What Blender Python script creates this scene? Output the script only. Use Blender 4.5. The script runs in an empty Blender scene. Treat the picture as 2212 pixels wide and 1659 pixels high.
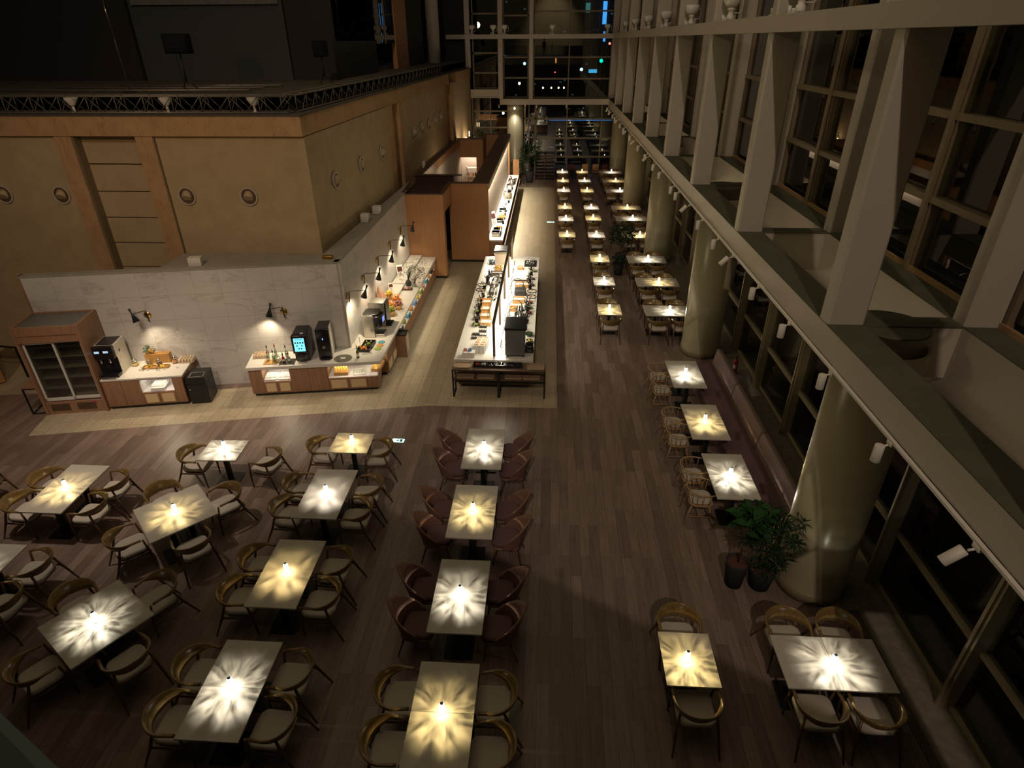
import bpy, math, random
from mathutils import Matrix, Vector
random.seed(7)
PI = math.pi
R_ = math.radians
scn = bpy.context.scene
C = scn.collection

# ------------------------------------------------------------------ camera, world, large lights, exposure
cd = bpy.data.cameras.new('camera'); cam = bpy.data.objects.new('camera', cd); C.objects.link(cam)
cd.sensor_width = 36.0; cd.sensor_fit = 'HORIZONTAL'; cd.lens = 1313.07*36/2212
cd.clip_start = 0.05; cd.clip_end = 400
RM = ((0.99833014,-0.02411111,0.05249374),(0.05756011,0.49190734,-0.86874277),(-0.00487571,0.87031364,0.49247376))
cam.matrix_world = Matrix.Translation((0,0,8.0)) @ Matrix(RM).to_4x4()
scn.camera = cam
scn.view_settings.view_transform = 'Standard'
scn.view_settings.look = 'None'
scn.view_settings.gamma = 1.0
scn.view_settings.use_curve_mapping = False
scn.view_settings.exposure = 0.0

w = bpy.data.worlds.new('night'); scn.world = w; w.use_nodes = True
w.node_tree.nodes['Background'].inputs[0].default_value = (1.0,.70,.42,1)
w.node_tree.nodes['Background'].inputs[1].default_value = 0.006

def light(name, kind, loc, aim, energy, color, size=1.0, size_y=None, spot=60, blend=.5, radius=.05):
    l = bpy.data.lights.new(name, kind); o = bpy.data.objects.new(name, l); C.objects.link(o)
    l.energy = energy; l.color = color; o.location = loc
    d = Vector(aim)-Vector(loc)
    o.rotation_euler = d.to_track_quat('-Z','Y').to_euler()
    if kind == 'AREA':
        l.shape = 'RECTANGLE'; l.size = size; l.size_y = size_y or size
    else:
        l.shadow_soft_size = radius
    if kind == 'SPOT':
        l.spot_size = R_(spot); l.spot_blend = blend
    return o
WARM = (1.0,.74,.46); AMB = (1.0,.66,.36); WHITE = (1.0,.90,.74); PINK = (1.0,.66,.50)
# ceiling wash above the balcony the photograph is taken from
light('balcony_ceiling_light','SPOT',(-1.0,-20.2,28.0),(1.0,14,0.0),9500,(1.0,.78,.64),spot=72,blend=1.0,radius=.22)
# added overhead fill that raises the ambient level, not a fixture
light('atrium_fill','AREA',(-3.5,14,17.5),(-3.5,14.3,0),390,(1.0,.80,.50),12,30)
# the warm wash on the stone drum
light('stone_wash_left','SPOT',(-8.5,6.5,9.5),(-9.4,15,2.6),440,AMB,spot=95,blend=1.0,radius=.3)
# aisle downlights and the small pools on the planks
light('aisle_downlight','SPOT',(-3.4,15.0,9.0),(-3.4,12.6,0),170,WHITE,spot=46,blend=.9,radius=.08)
for x_,y_,e_ in ((-1.45,12.3,260),(-3.3,12.1,150),(-6.4,10.9,150),(-4.9,11.0,110)):
    light('pool_downlight','SPOT',(x_,y_+2.2,9.0),(x_,y_,0),e_,WHITE,spot=14,blend=.9,radius=.04)
light('planks_fill_spot','SPOT',(-8.5,8.0,10.5),(-8.6,10.6,0),1700,(1.0,.82,.68),spot=56,blend=1.0,radius=.2)  # added spot that brightens the planks before the drinks counter
light('window_wash','SPOT',(-9,9,12.5),(4.3,15,5.0),620,(1.0,.84,.50),spot=80,blend=1.0,radius=.4)

# ------------------------------------------------------------------ materials
MATS = {}
def mat(name, col, rough=.6, metal=0.0, emit=0.0, ecol=None, spec=.5, alpha=None, trans=0.0):
    if name in MATS: return MATS[name]
    m = bpy.data.materials.new(name); m.use_nodes = True
    b = m.node_tree.nodes['Principled BSDF']
    b.inputs['Base Color'].default_value = (*col,1); b.inputs['Roughness'].default_value = rough
    b.inputs['Metallic'].default_value = metal; b.inputs['Specular IOR Level'].default_value = spec
    if trans: b.inputs['Transmission Weight'].default_value = trans
    if emit:
        m.cycles.emission_sampling = 'NONE'
        b.inputs['Emission Color'].default_value = (*(ecol or col),1); b.inputs['Emission Strength'].default_value = emit
    MATS[name] = m; return m
def nodes(name, rough=.6, metal=0.0, spec=.5):
    m = mat(name,(.5,.5,.5),rough,metal,spec=spec); nt = m.node_tree
    return m, nt, nt.nodes['Principled BSDF']
def N(nt, t, **kw):
    n = nt.nodes.new(t)
    for k,v in kw.items(): setattr(n,k,v)
    return n
def ramp(nt, fac, stops):
    r = N(nt,'ShaderNodeValToRGB'); e = r.color_ramp.elements
    e[0].position, e[0].color = stops[0][0], (*stops[0][1],1)
    e[1].position, e[1].color = stops[1][0], (*stops[1][1],1)
    for p,c in stops[2:]:
        x = e.new(p); x.color = (*c,1)
    nt.links.new(fac, r.inputs[0]); return r.outputs[0]
def mixc(nt, fac, a, b, mode='MIX'):
    n = N(nt,'ShaderNodeMix', data_type='RGBA', blend_type=mode)
    for k,v in ((0,fac),(6,a),(7,b)):
        if hasattr(v,'links'): nt.links.new(v, n.inputs[k])
        elif k==0: n.inputs[0].default_value = v
        else: n.inputs[k].default_value = (*v,1)
    return n.outputs[2]
def coords(nt, scale=(1,1,1), rot=(0,0,0), loc=(0,0,0)):
    t = N(nt,'ShaderNodeTexCoord'); mp = N(nt,'ShaderNodeMapping')
    nt.links.new(t.outputs['Object'], mp.inputs[0])
    mp.inputs['Scale'].default_value = scale; mp.inputs['Rotation'].default_value = rot; mp.inputs['Location'].default_value = loc
    return mp.outputs[0]
def noise(nt, vec, scale, detail=4, rough=.6, dist=0.0):
    n = N(nt,'ShaderNodeTexNoise'); n.inputs['Scale'].default_value = scale
    n.inputs['Detail'].default_value = detail; n.inputs['Roughness'].default_value = rough; n.inputs['Distortion'].default_value = dist
    if vec is not None: nt.links.new(vec, n.inputs['Vector'])
    return n.outputs['Fac']
def bump(nt, b, h, strength=.3, dist=.01):
    n = N(nt,'ShaderNodeBump'); n.inputs['Strength'].default_value = strength; n.inputs['Distance'].default_value = dist
    nt.links.new(h, n.inputs['Height']); nt.links.new(n.outputs[0], b.inputs['Normal'])

def wood_mat(name, base, dark, scale=(30,30,2), rough=.5, strips=None):
    m, nt, b = nodes(name, rough)
    v = coords(nt, scale)
    f = noise(nt, v, 1.0, 5, .65, .4)
    c = ramp(nt, f, [(.3,dark),(.7,base)])
    if strips:
        v2 = coords(nt,(1,1,1))
        wv = N(nt,'ShaderNodeTexWave', wave_type='BANDS', bands_direction=strips[0]); wv.inputs['Scale'].default_value = strips[1]
        nt.links.new(v2, wv.inputs[0])
        c = mixc(nt, .35, c, ramp(nt, wv.outputs['Fac'], [(.0,(.25,.25,.25)),(.35,(1,1,1))]), 'MULTIPLY')
    nt.links.new(c, b.inputs['Base Color']); return m

# floor planks
def m_planks():
    m, nt, b = nodes('plank_floor', .38)
    v = coords(nt,(1,1,1),(0,0,PI/2))
    br = N(nt,'ShaderNodeTexBrick'); nt.links.new(v, br.inputs[0])
    br.offset = .37; br.inputs['Scale'].default_value = 1.0
    br.inputs['Brick Width'].default_value = 1.25; br.inputs['Row Height'].default_value = .18
    br.inputs['Mortar Size'].default_value = .0018; br.inputs['Mortar Smooth'].default_value = 0
    br.inputs['Color1'].default_value = (.19,.135,.108,1); br.inputs['Color2'].default_value = (.31,.232,.195,1)
    br.inputs['Mortar'].default_value = (.05,.032,.022,1); br.inputs['Bias'].default_value = -.1
    g = noise(nt, coords(nt,(26,1.4,1)), 1.0, 6, .7, .5)
    gc = ramp(nt, g, [(.3,(.62,.6,.58)),(.72,(1.12,1.1,1.08))])
    c = mixc(nt, 1.0, br.outputs['Color'], gc, 'MULTIPLY')
    nt.links.new(c, b.inputs['Base Color'])
    bump(nt, b, g, .12, .004)
    return m
def m_tile():
    m, nt, b = nodes('beige_floor_tile', .42)
    v = coords(nt,(1,1,1),(0,0,PI/2))
    br = N(nt,'ShaderNodeTexBrick'); nt.links.new(v, br.inputs[0]); br.offset = .5
    br.inputs['Scale'].default_value = 1.0; br.inputs['Brick Width'].default_value = .9; br.inputs['Row Height'].default_value = .3
    br.inputs['Mortar Size'].default_value = .004
    br.inputs['Color1'].default_value = (.42,.35,.24,1); br.inputs['Color2'].default_value = (.49,.415,.29,1); br.inputs['Mortar'].default_value = (.20,.165,.11,1)
    g = noise(nt, coords(nt,(5,5,5)), 3.0, 6, .6)
    c = mixc(nt, 1.0, br.outputs['Color'], ramp(nt, g, [(.3,(.82,.82,.80)),(.7,(1.08,1.07,1.05))]), 'MULTIPLY')
    nt.links.new(c, b.inputs['Base Color']); return m
def m_marble():
    m, nt, b = nodes('white_marble_tile', .3)
    t = N(nt,'ShaderNodeTexCoord')
    sp = N(nt,'ShaderNodeSeparateXYZ'); nt.links.new(t.outputs['Object'], sp.inputs[0])
    cb = N(nt,'ShaderNodeCombineXYZ'); nt.links.new(sp.outputs[0], cb.inputs[0]); nt.links.new(sp.outputs[2], cb.inputs[1])
    br = N(nt,'ShaderNodeTexBrick'); nt.links.new(cb.outputs[0], br.inputs[0]); br.offset = 0.0; br.squash = 1.0
    br.inputs['Scale'].default_value = 1.0; br.inputs['Brick Width'].default_value = .632; br.inputs['Row Height'].default_value = .644
    br.inputs['Mortar Size'].default_value = .0035
    br.inputs['Color1'].default_value = (0,0,0,1); br.inputs['Color2'].default_value = (1,1,1,1); br.inputs['Mortar'].default_value = (0,0,0,1)
    # each tile samples its own piece of stone
    off = N(nt,'ShaderNodeVectorMath', operation='SCALE'); nt.links.new(br.outputs['Color'], off.inputs[0]); off.inputs['Scale'].default_value = 9.0
    ad = N(nt,'ShaderNodeVectorMath', operation='ADD'); nt.links.new(cb.outputs[0], ad.inputs[0]); nt.links.new(off.outputs[0], ad.inputs[1])
    mp = N(nt,'ShaderNodeMapping'); nt.links.new(ad.outputs[0], mp.inputs[0]); mp.inputs['Rotation'].default_value = (0,0,.62); mp.inputs['Scale'].default_value = (.55,1.5,1)
    n1 = noise(nt, mp.outputs[0], 1.5, 9, .62, .9)
    a = N(nt,'ShaderNodeMath', operation='SUBTRACT'); nt.links.new(n1, a.inputs[0]); a.inputs[1].default_value = .5
    ab = N(nt,'ShaderNodeMath', operation='ABSOLUTE'); nt.links.new(a.outputs[0], ab.inputs[0])
    n2 = noise(nt, mp.outputs[0], 1.1, 3, .5)
    vein = ramp(nt, ab.outputs[0], [(.0,(.34,.31,.28)),(.009,(.52,.49,.46)),(.028,(.53,.51,.48)),(.07,(.58,.56,.53))])
    c = mixc(nt, ramp(nt, n2, [(.46,(0,0,0)),(.56,(1,1,1))]), (.58,.56,.53), vein)
    c = mixc(nt, br.outputs['Fac'], c, (.38,.34,.30))
    nt.links.new(c, b.inputs['Base Color']); return m
def m_stone(name, c1, c2, crack=False, sc=1.0):
    m, nt, b = nodes(name, .85, spec=.12)
    v = coords(nt,(1,1,1))
    f = noise(nt, v, 2.2*sc, 8, .6)
    c = ramp(nt, f, [(.3,c1),(.7,c2)])
    if crack:
        n1 = noise(nt, coords(nt,(1.0,1.0,.35),(0.2,.35,.2)), 2.0, 8, .6, .5)
        a = N(nt,'ShaderNodeMath', operation='SUBTRACT'); nt.links.new(n1, a.inputs[0]); a.inputs[1].default_value = .5
        ab = N(nt,'ShaderNodeMath', operation='ABSOLUTE'); nt.links.new(a.outputs[0], ab.inputs[0])
        c = mixc(nt, 1.0, c, ramp(nt, ab.outputs[0], [(0,(.72,.62,.55)),(.008,(1,1,1))]), 'MULTIPLY')
    nt.links.new(c, b.inputs['Base Color']); bump(nt, b, f, .15, .01); return m
def m_glass():
    m = bpy.data.materials.new('window_glass'); m.use_nodes = True; nt = m.node_tree; nt.nodes.clear()
    o = N(nt,'ShaderNodeOutputMaterial'); mx = N(nt,'ShaderNodeMixShader'); tr = N(nt,'ShaderNodeBsdfTransparent'); gl = N(nt,'ShaderNodeBsdfGlossy')
    gl.inputs['Roughness'].default_value = 0.0; gl.inputs['Color'].default_value = (1,1,1,1); tr.inputs['Color'].default_value = (.72,.76,.74,1)
    fr = N(nt,'ShaderNodeFresnel'); fr.inputs['IOR'].default_value = 1.95
    nt.links.new(fr.outputs[0], mx.inputs[0]); nt.links.new(tr.outputs[0], mx.inputs[1]); nt.links.new(gl.outputs[0], mx.inputs[2]); nt.links.new(mx.outputs[0], o.inputs[0])
    return m
def m_clear(name, col, emit, ecol, k=.6):
    # light-passing glass that also glows
    m = bpy.data.materials.new(name); m.use_nodes = True; nt = m.node_tree; nt.nodes.clear()
    o = N(nt,'ShaderNodeOutputMaterial'); mx = N(nt,'ShaderNodeMixShader'); tr = N(nt,'ShaderNodeBsdfTransparent'); gl = N(nt,'ShaderNodeBsdfGlossy')
    gl.inputs['Roughness'].default_value = .08; tr.inputs['Color'].default_value = (*col,1); mx.inputs[0].default_value = 1-k
    last = mx.outputs[0]
    nt.links.new(tr.outputs[0], mx.inputs[1]); nt.links.new(gl.outputs[0], mx.inputs[2])
    if emit:
        m.cycles.emission_sampling = 'NONE'
        em = N(nt,'ShaderNodeEmission'); em.inputs[0].default_value = (*ecol,1); em.inputs[1].default_value = emit
        ad = N(nt,'ShaderNodeAddShader'); nt.links.new(last, ad.inputs[0]); nt.links.new(em.outputs[0], ad.inputs[1]); last = ad.outputs[0]
    nt.links.new(last, o.inputs[0]); MATS[name] = m; return m

M = {}
M['planks'] = m_planks(); M['tile'] = m_tile(); M['marble'] = m_marble(); M['glass'] = m_glass()
M['plaster'] = m_stone('tan_plaster',(.40,.30,.175),(.47,.36,.215)); M['stone'] = m_stone('orange_sandstone',(.40,.24,.12),(.50,.32,.17),True)
M['ledge'] = m_stone('grey_concrete_ledge',(.30,.28,.24),(.36,.33,.28))
M['sill'] = m_stone('granite_sill',(.16,.14,.11),(.24,.21,.16),sc=4)
M['panel'] = wood_mat('orange_wood_panel',(.50,.25,.105),(.40,.185,.07),(26,26,1.2),.45,('X',9))
M['panel_y'] = wood_mat('orange_wood_panel_side',(.50,.25,.105),(.40,.185,.07),(26,26,1.2),.45,('Y',9))
M['walnut'] = wood_mat('walnut_cabinet',(.36,.20,.115),(.22,.115,.062),(38,38,2.0),.45)
M['brown'] = wood_mat('dark_brown_top',(.12,.07,.04),(.08,.045,.026),(4,4,30),.6)
M['oak'] = wood_mat('oiled_oak',(.225,.145,.050),(.15,.09,.03),(30,30,6),.26)
M['oakleg'] = wood_mat('dark_oak_leg',(.13,.072,.038),(.09,.048,.024),(30,30,6),.35)
M['truss'] = mat('dull_truss_metal',(.17,.15,.12),.5,.5)
M['dimred'] = mat('dark_red_fabric',(.10,.022,.016),.8)
M['gunmetal'] = mat('gunmetal_tube',(.13,.12,.11),.35,.7)
M['matteblack'] = mat('matte_black',(.008,.008,.008),.9,spec=.1)
M['smoke'] = mat('smoked_cup_plastic',(.50,.38,.25),.25)
M['station'] = wood_mat('dark_station_wood',(.17,.105,.065),(.12,.07,.042),(6,30,30),.5)
M['traywood'] = wood_mat('light_tray_wood',(.42,.30,.19),(.36,.25,.155),(6,30,30),.5)
M['palewood'] = wood_mat('pale_ash_wood',(.42,.27,.13),(.33,.20,.09),(30,30,6),.4)
M['crate'] = wood_mat('honey_wood',(.60,.34,.11),(.46,.24,.07),(20,20,8),.45)
M['seat'] = mat('cream_seat_fabric',(.50,.45,.38),.85,spec=.2)
M['tabletop'] = mat('greige_laminate',(.50,.46,.39),.6,spec=.3)
M['black'] = mat('black_steel',(.012,.014,.013),.45)
M['blackgloss'] = mat('black_gloss_plastic',(.012,.012,.014),.18)
M['white'] = mat('white_paint',(.70,.66,.58),.5)
M['beam'] = mat('cream_painted_steel',(.46,.41,.33),.5)
M['beamdark'] = m_stone('dark_green_beam_top',(.085,.085,.055),(.115,.11,.075))
M['column'] = mat('column_gloss_cream',(.40,.355,.23),.28)
M['worktop'] = mat('white_quartz_worktop',(.72,.69,.63),.25)
M['steel'] = mat('brushed_steel',(.55,.52,.46),.32,.9)
M['chrome'] = mat('polished_chrome',(.75,.72,.68),.12,1.0)
M['brass'] = mat('aged_brass',(.65,.42,.12),.3,1.0)
M['ceramic'] = mat('white_ceramic',(.80,.78,.74),.25)
M['darkceramic'] = mat('black_stoneware',(.03,.028,.026),.35)
M['cane'] = m_stone('woven_cane_panel',(.62,.46,.26),(.70,.53,.31),sc=8)
M['alu'] = mat('white_aluminium_frame',(.62,.60,.55),.4)
M['mull_low_lit'] = mat('bronze_mullion_painted_light',(.32,.26,.16),.45)  # paler bronze copy; the light caught by the lower mullions is in the colour
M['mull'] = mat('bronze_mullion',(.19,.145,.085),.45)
M['velvet'] = mat('dusty_mauve_velvet',(.27,.185,.17),.75,spec=.25)
M['velvetseat'] = mat('deep_mauve_velvet',(.14,.080,.080),.85,spec=.2)
M['tub'] = m_stone('mauve_tub_fabric',(.19,.105,.080),(.26,.150,.115),sc=20)
M['niche'] = mat('white_niche_lining',(.60,.58,.60),.5)
M['soil'] = mat('clay_pebbles',(.10,.035,.025),.95)
M['pot'] = m_stone('charcoal_pot',(.035,.035,.034),(.055,.055,.052),sc=6)
M['leaf'] = m_stone('glossy_leaf',(.018,.060,.016),(.035,.10,.028),sc=5)
M['leafdark'] = m_stone('dark_leaf',(.012,.034,.014),(.022,.058,.022),sc=5)
M['fruit_o'] = mat('orange_peel',(.80,.30,.04),.45); M['fruit_g'] = mat('green_peel',(.30,.42,.06),.4); M['fruit_y'] = mat('yellow_peel',(.85,.62,.08),.4)
M['red'] = mat('red_gloss',(.45,.02,.015),.3); M['cyan'] = mat('cyan_enamel',(.10,.35,.42),.4); M['pinkp'] = mat('pink_paper',(.70,.30,.32),.7); M['bluep'] = mat('blue_paper',(.20,.36,.60),.7)
M['darkwall'] = mat('dark_stage_wall',(.022,.018,.015),.8); M['screen'] = mat('projection_screen',(.055,.055,.052),.8)
M['deck'] = mat('stage_deck',(.075,.062,.045),.7)
M['clear'] = m_clear('clear_glass',(.88,.9,.86),0,None,.82)
M['ambercup'] = m_clear('amber_juice',(.9,.55,.1),.8,(1,.5,.08),.7)
M['bottleglass'] = m_clear('bottle_glass',(.75,.82,.72),0,None,.8)

# ------------------------------------------------------------------ mesh builder
class G:
    def __init__(s): s.v=[]; s.f=[]; s.sm=[]
    def add(s, vs, fs, smooth=False):
        o=len(s.v); s.v += [tuple(p) for p in vs]; s.f += [tuple(i+o for i in f) for f in fs]; s.sm += [smooth]*len(fs); return s
    def box(s,x0,y0,z0,x1,y1,z1):
        v=[(x0,y0,z0),(x1,y0,z0),(x1,y1,z0),(x0,y1,z0),(x0,y0,z1),(x1,y0,z1),(x1,y1,z1),(x0,y1,z1)]
        return s.add(v,[(0,3,2,1),(4,5,6,7),(0,1,5,4),(1,2,6,5),(2,3,7,6),(3,0,4,7)])
    def prism(s,poly,z0,z1):
        n=len(poly); v=[(x,y,z0) for x,y in poly]+[(x,y,z1) for x,y in poly]
        return s.add(v,[tuple(range(n-1,-1,-1)),tuple(range(n,2*n))]+[(i,(i+1)%n,n+(i+1)%n,n+i) for i in range(n)])
    def rbox(s,x0,y0,z0,x1,y1,z1,r=.03,b=.008,k=4,smooth=True):
        r=min(r,(x1-x0)/2-1e-4,(y1-y0)/2-1e-4); b=min(b,(z1-z0)/2-1e-4,r*.9)
        def ring(i,z):
            p=[]
            for cx,cy,a in ((x1-r,y1-r,0),(x0+r,y1-r,90),(x0+r,y0+r,180),(x1-r,y0+r,270)):
                for j in range(k+1):
                    t=R_(a+90*j/k); p.append((cx+(r-i)*math.cos(t),cy+(r-i)*math.sin(t),z))
            return p
        rs=[ring(b,z0),ring(b*.3,z0+b*.3),ring(0,z0+b),ring(0,z1-b),ring(b*.3,z1-b*.3),ring(b,z1)]
        n=len(rs[0]); v=[p for q in rs for p in q]; f=[tuple(range(n-1,-1,-1)),tuple(range(5*n,6*n))]
        for a in range(5): f += [(a*n+i,a*n+(i+1)%n,(a+1)*n+(i+1)%n,(a+1)*n+i) for i in range(n)]
        o=len(s.f); s.add(v,f,smooth); s.sm[o]=False; s.sm[o+1]=False; return s
    def tube(s,pts,rad,n=8,caps=True,closed=False,flat=None):
        pts=[Vector(p) for p in pts]; m=len(pts)
        if not hasattr(rad,'__len__'): rad=[rad]*m
        v=[]; prev=None
        for i,p in enumerate(pts):
            a=pts[(i-1)%m] if (i or closed) else pts[0]; c=pts[(i+1)%m] if (i<m-1 or closed) else pts[-1]
            t=(c-a).normalized()
            if prev is None:
                up=Vector((0,0,1)) if abs(t.z)<.9 else Vector((0,1,0)); x=t.cross(up).normalized()
            else:
                x=(prev-t*prev.dot(t)).normalized()
            prev=x; y=t.cross(x).normalized()
            rx,ry=(rad[i] if hasattr(rad[i],'__len__') else (rad[i],rad[i]))
            for j in range(n):
                q=2*PI*j/n; v.append(p+x*rx*math.cos(q)+y*ry*math.sin(q))
        f=[]
        for i in range(m if closed else m-1):
            k=(i+1)%m
            f += [(i*n+j,i*n+(j+1)%n,k*n+(j+1)%n,k*n+j) for j in range(n)]
        s.add(v,f,True)
        if caps and not closed:
            o=len(s.v)-len(v)
            s.f += [tuple(o+j for j in range(n-1,-1,-1)),tuple(o+(m-1)*n+j for j in range(n))]; s.sm += [False,False]
        return s
    def cyl(s,x,y,z0,z1,r0,r1=None,n=20):
        return s.lathe([(0,z0),(r0,z0),(r1 if r1 is not None else r0,z1),(0,z1)],x,y,n)
    def lathe(s,prof,x=0,y=0,n=20,smooth=True):
        v=[]; f=[]; idx=[]
        for r,z in prof:
            if r<1e-6: idx.append([len(v)]); v.append((x,y,z))
            else:
                idx.append(list(range(len(v),len(v)+n))); v += [(x+r*math.cos(2*PI*j/n),y+r*math.sin(2*PI*j/n),z) for j in range(n)]
        fl=[]
        for a,b,pa,pb in zip(idx,idx[1:],prof,prof[1:]):
            flat = abs(pa[1]-pb[1])<1e-6
            for j in range(n):
                k=(j+1)%n
                if len(a)==1 and len(b)==1: continue
                if len(a)==1: f.append((a[0],b[k],b[j]))
                elif len(b)==1: f.append((a[j],a[k],b[0]))
                else: f.append((a[j],a[k],b[k],b[j]))
                fl.append(smooth and not flat)
        o=len(s.f); s.add(v,f,smooth); s.sm[o:]=fl; return s
    def grid(s,fn,nu,nv,thick=0,smooth=True):
        v=[fn(i/(nu-1),j/(nv-1)) for i in range(nu) for j in range(nv)]
        f=[(i*nv+j,(i+1)*nv+j,(i+1)*nv+j+1,i*nv+j+1) for i in range(nu-1) for j in range(nv-1)]
        return s.add(v,f,smooth)
    def ball(s,c,r,n=10,sz=1.0):
        m=max(5,n//2); return s.lathe([(r*math.sin(PI*i/m),c[2]-r*sz*math.cos(PI*i/m)) for i in range(m+1)],c[0],c[1],n)
    def bar(s,a,b,wx,wy):      # square bar between two points
        a=Vector(a); b=Vector(b); t=(b-a).normalized(); up=Vector((0,0,1)) if abs(t.z)<.95 else Vector((0,1,0))
        x=t.cross(up).normalized()*wx/2; y=x.cross(t).normalized()*wy/2
        v=[p+q for p in (a,b) for q in (-x-y,x-y,x+y,-x+y)]
        return s.add(v,[(3,2,1,0),(4,5,6,7),(0,1,5,4),(1,2,6,5),(2,3,7,6),(3,0,4,7)])
    def rot(s,ang,c=(0,0,0),axis='Z',start=0):
        mt=Matrix.Translation(c)@Matrix.Rotation(ang,4,axis)@Matrix.Translation([-q for q in c])
        for i in range(start,len(s.v)): s.v[i]=tuple(mt@Vector(s.v[i]))
        return s
    def move(s,d,start=0):
        for i in range(start,len(s.v)): s.v[i]=tuple(Vector(s.v[i])+Vector(d))
        return s

def obj(name, g, m, parent=None, loc=None, rz=0):
    me=bpy.data.meshes.new(name); me.from_pydata(g.v,[],g.f); me.polygons.foreach_set('use_smooth',g.sm); me.update()
    me.materials.append(M[m] if isinstance(m,str) else m)
    o=bpy.data.objects.new(name,me); C.objects.link(o)
    if parent is not None: o.parent=parent
    if loc: o.location=loc
    if rz: o.rotation_euler=(0,0,rz)
    return o
def tag(o,label=None,cat=None,group=None,kind=None):
    if label: o['label']=label
    if cat: o['category']=cat
    if group: o['group']=group
    if kind: o['kind']=kind
    return o
def thing(name,label,cat,loc=(0,0,0),rz=0,group=None):
    o=bpy.data.objects.new(name,None); C.objects.link(o); o.empty_display_size=.1
    o.location=loc; o.rotation_euler=(0,0,rz); return tag(o,label,cat,group)
def struct(name,g,m,loc=None,rz=0,parent=None):
    o=obj(name,g,m,parent,loc,rz)
    if parent is None: o['kind']='structure'
    return o
def sempty(name,loc=(0,0,0),rz=0):
    o=bpy.data.objects.new(name,None); C.objects.link(o); o.location=loc; o.rotation_euler=(0,0,rz); o['kind']='structure'; return o
def dup(root,loc,rz,label,group=None):
    r=root.copy(); C.objects.link(r); r.location=loc; r.rotation_euler=(0,0,rz); r['label']=label
    if group: r['group']=group
    for ch in CH.get(root.name) or list(root.children):
        c=ch.copy(); C.objects.link(c); c.parent=r
        for g in list(ch.children):
            d=g.copy(); C.objects.link(d); d.parent=c
            if d.data and d.type=='LIGHT': pass
    return r
CH={}
def sc(o,s): o.scale=(s,s,s); return o
# ------------------------------------------------------------------ floor
struct('floor', G().box(-26,-12,-.3,5.62,43.0,0), 'planks')
S=.196; 
struct('trim_1', G().prism([(-2.89,12.90),(.34,12.94),(.35,39.04),(-5.2,39.04),(-5.2,14.2),(-12.2,12.6),(-13.9,14.9),(-17,14.9),(-17,12.3),(-14.25,12.85),(-12.9,13.05),(-12.25,12.1),(-12,11.09),(-7.56,12.0)],0,.004), 'tile')
# granite strip at the right glazing with its air grille
struct('trim_2', G().box(4.95,-2,0,5.62,43.0,.012), 'sill')
gv=thing('floor_grille','long black floor air grille in the granite strip beside the wide table','grille',(5.04,5.1,.012))
obj('slot_plate',G().box(-.07,-1.9,0,.07,1.9,.006),'black',gv)
gs=G()
for i in range(5): gs.box(-.055+i*.025,-1.9,.006,-.045+i*.025,1.9,.012)
obj('slats',gs,'mull',gv)
gv2=thing('floor_grille','short black floor air grille in granite beside the far window tables','grille',(4.98,18.9,.012))
obj('slot_plate',G().box(-.07,-1.0,0,.07,1.0,.006),'black',gv2)
# ------------------------------------------------------------------ marble wall
MA=math.atan(.195); ML=7.34
mw=sempty('wall_left',(-12.37,12.97,0),MA)
obj('marble_face',G().box(0,0,0,ML,.14,3.18),'marble',mw)
obj('wall_cap',G().box(-.03,-.01,3.18,ML+.02,.20,3.225),'ledge',mw)
obj('end_board',G().box(-.05,-.005,0,0,.2,3.225),'walnut',mw)
mw2=sempty('wall_left_side',(-5.19,14.36,0),PI/2)
obj('marble_face',G().box(0,0,0,7.86,.12,3.18),'marble',mw2)
obj('wall_cap',G().box(0,-.005,3.18,7.9,.12,3.225),'ledge',mw2)
struct('trim_3',G().prism([(-9.42,13.72),(-5.3,14.5),(-5.31,22.1),(-5.45,24.5),(-5.79,15.0),(-9.42,14.9)],3.1,3.215),'ledge')
# ------------------------------------------------------------------ stone drum
HS=6.49
pl=G()
pl.prism([(-26,15.05),(-11.52,15.05),(-11.52,16.5),(-26,16.5)],0,6.07)
pl.box(-9.45,15.05,0,-5.92,16.5,6.07)
pl.prism([(-5.92,15.05),(-5.80,15.05),(-5.61,22.3),(-6.4,22.3),(-6.4,16.0),(-5.92,16.0)],0,6.03)
pl.prism([(-5.56,24.6),(-5.36,33.2),(-7.2,33.2),(-7.4,24.6)],0,6.03)
pl.prism([(-5.30,36.4),(-5.15,43),(-7.2,43),(-7.2,36.4)],0,6.0)
struct('wall_stone',pl,'plaster')
sg=G()
sg.prism([(-26,14.95),(-5.79,14.95),(-5.62,22.2),(-7,22.2),(-7,16.5),(-26,16.5)],6.05,HS)   # top band
sg.prism([(-5.62,22.2),(-5.30,34.9),(-7,34.9),(-7,22.2)],6.03,HS)
sg.prism([(-5.5,36.6),(-5.13,38.2),(-5.12,43),(-7,43),(-7,36.6)],5.98,HS)
sg.box(-11.92,14.98,0,-11.5,16.2,6.07); sg.box(-9.90,14.98,0,-9.47,16.2,6.07)    # two pilasters
sg.prism([(-5.6,22.3),(-5.57,23.1),(-7.3,23.1),(-7.3,22.3)],0,6.05); sg.prism([(-5.55,24.1),(-5.54,24.6),(-7.3,24.6),(-7.3,24.1)],0,6.05)
sg.prism([(-5.36,33.2),(-5.34,34.0),(-7.2,34.0),(-7.2,33.2)],0,6.05); sg.prism([(-5.30,35.7),(-5.28,36.4),(-7.2,36.4),(-7.2,35.7)],0,6.05)
struct('wall_stone_trim',sg,'stone')
rg=G()
for i in range(9):
    z=.1+i*.66; rg.box(-11.45,15.24,z,-9.92,16,z+.63)
rg.box(-11.52,15.4,0,-10.0,16.1,6.07)
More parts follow.
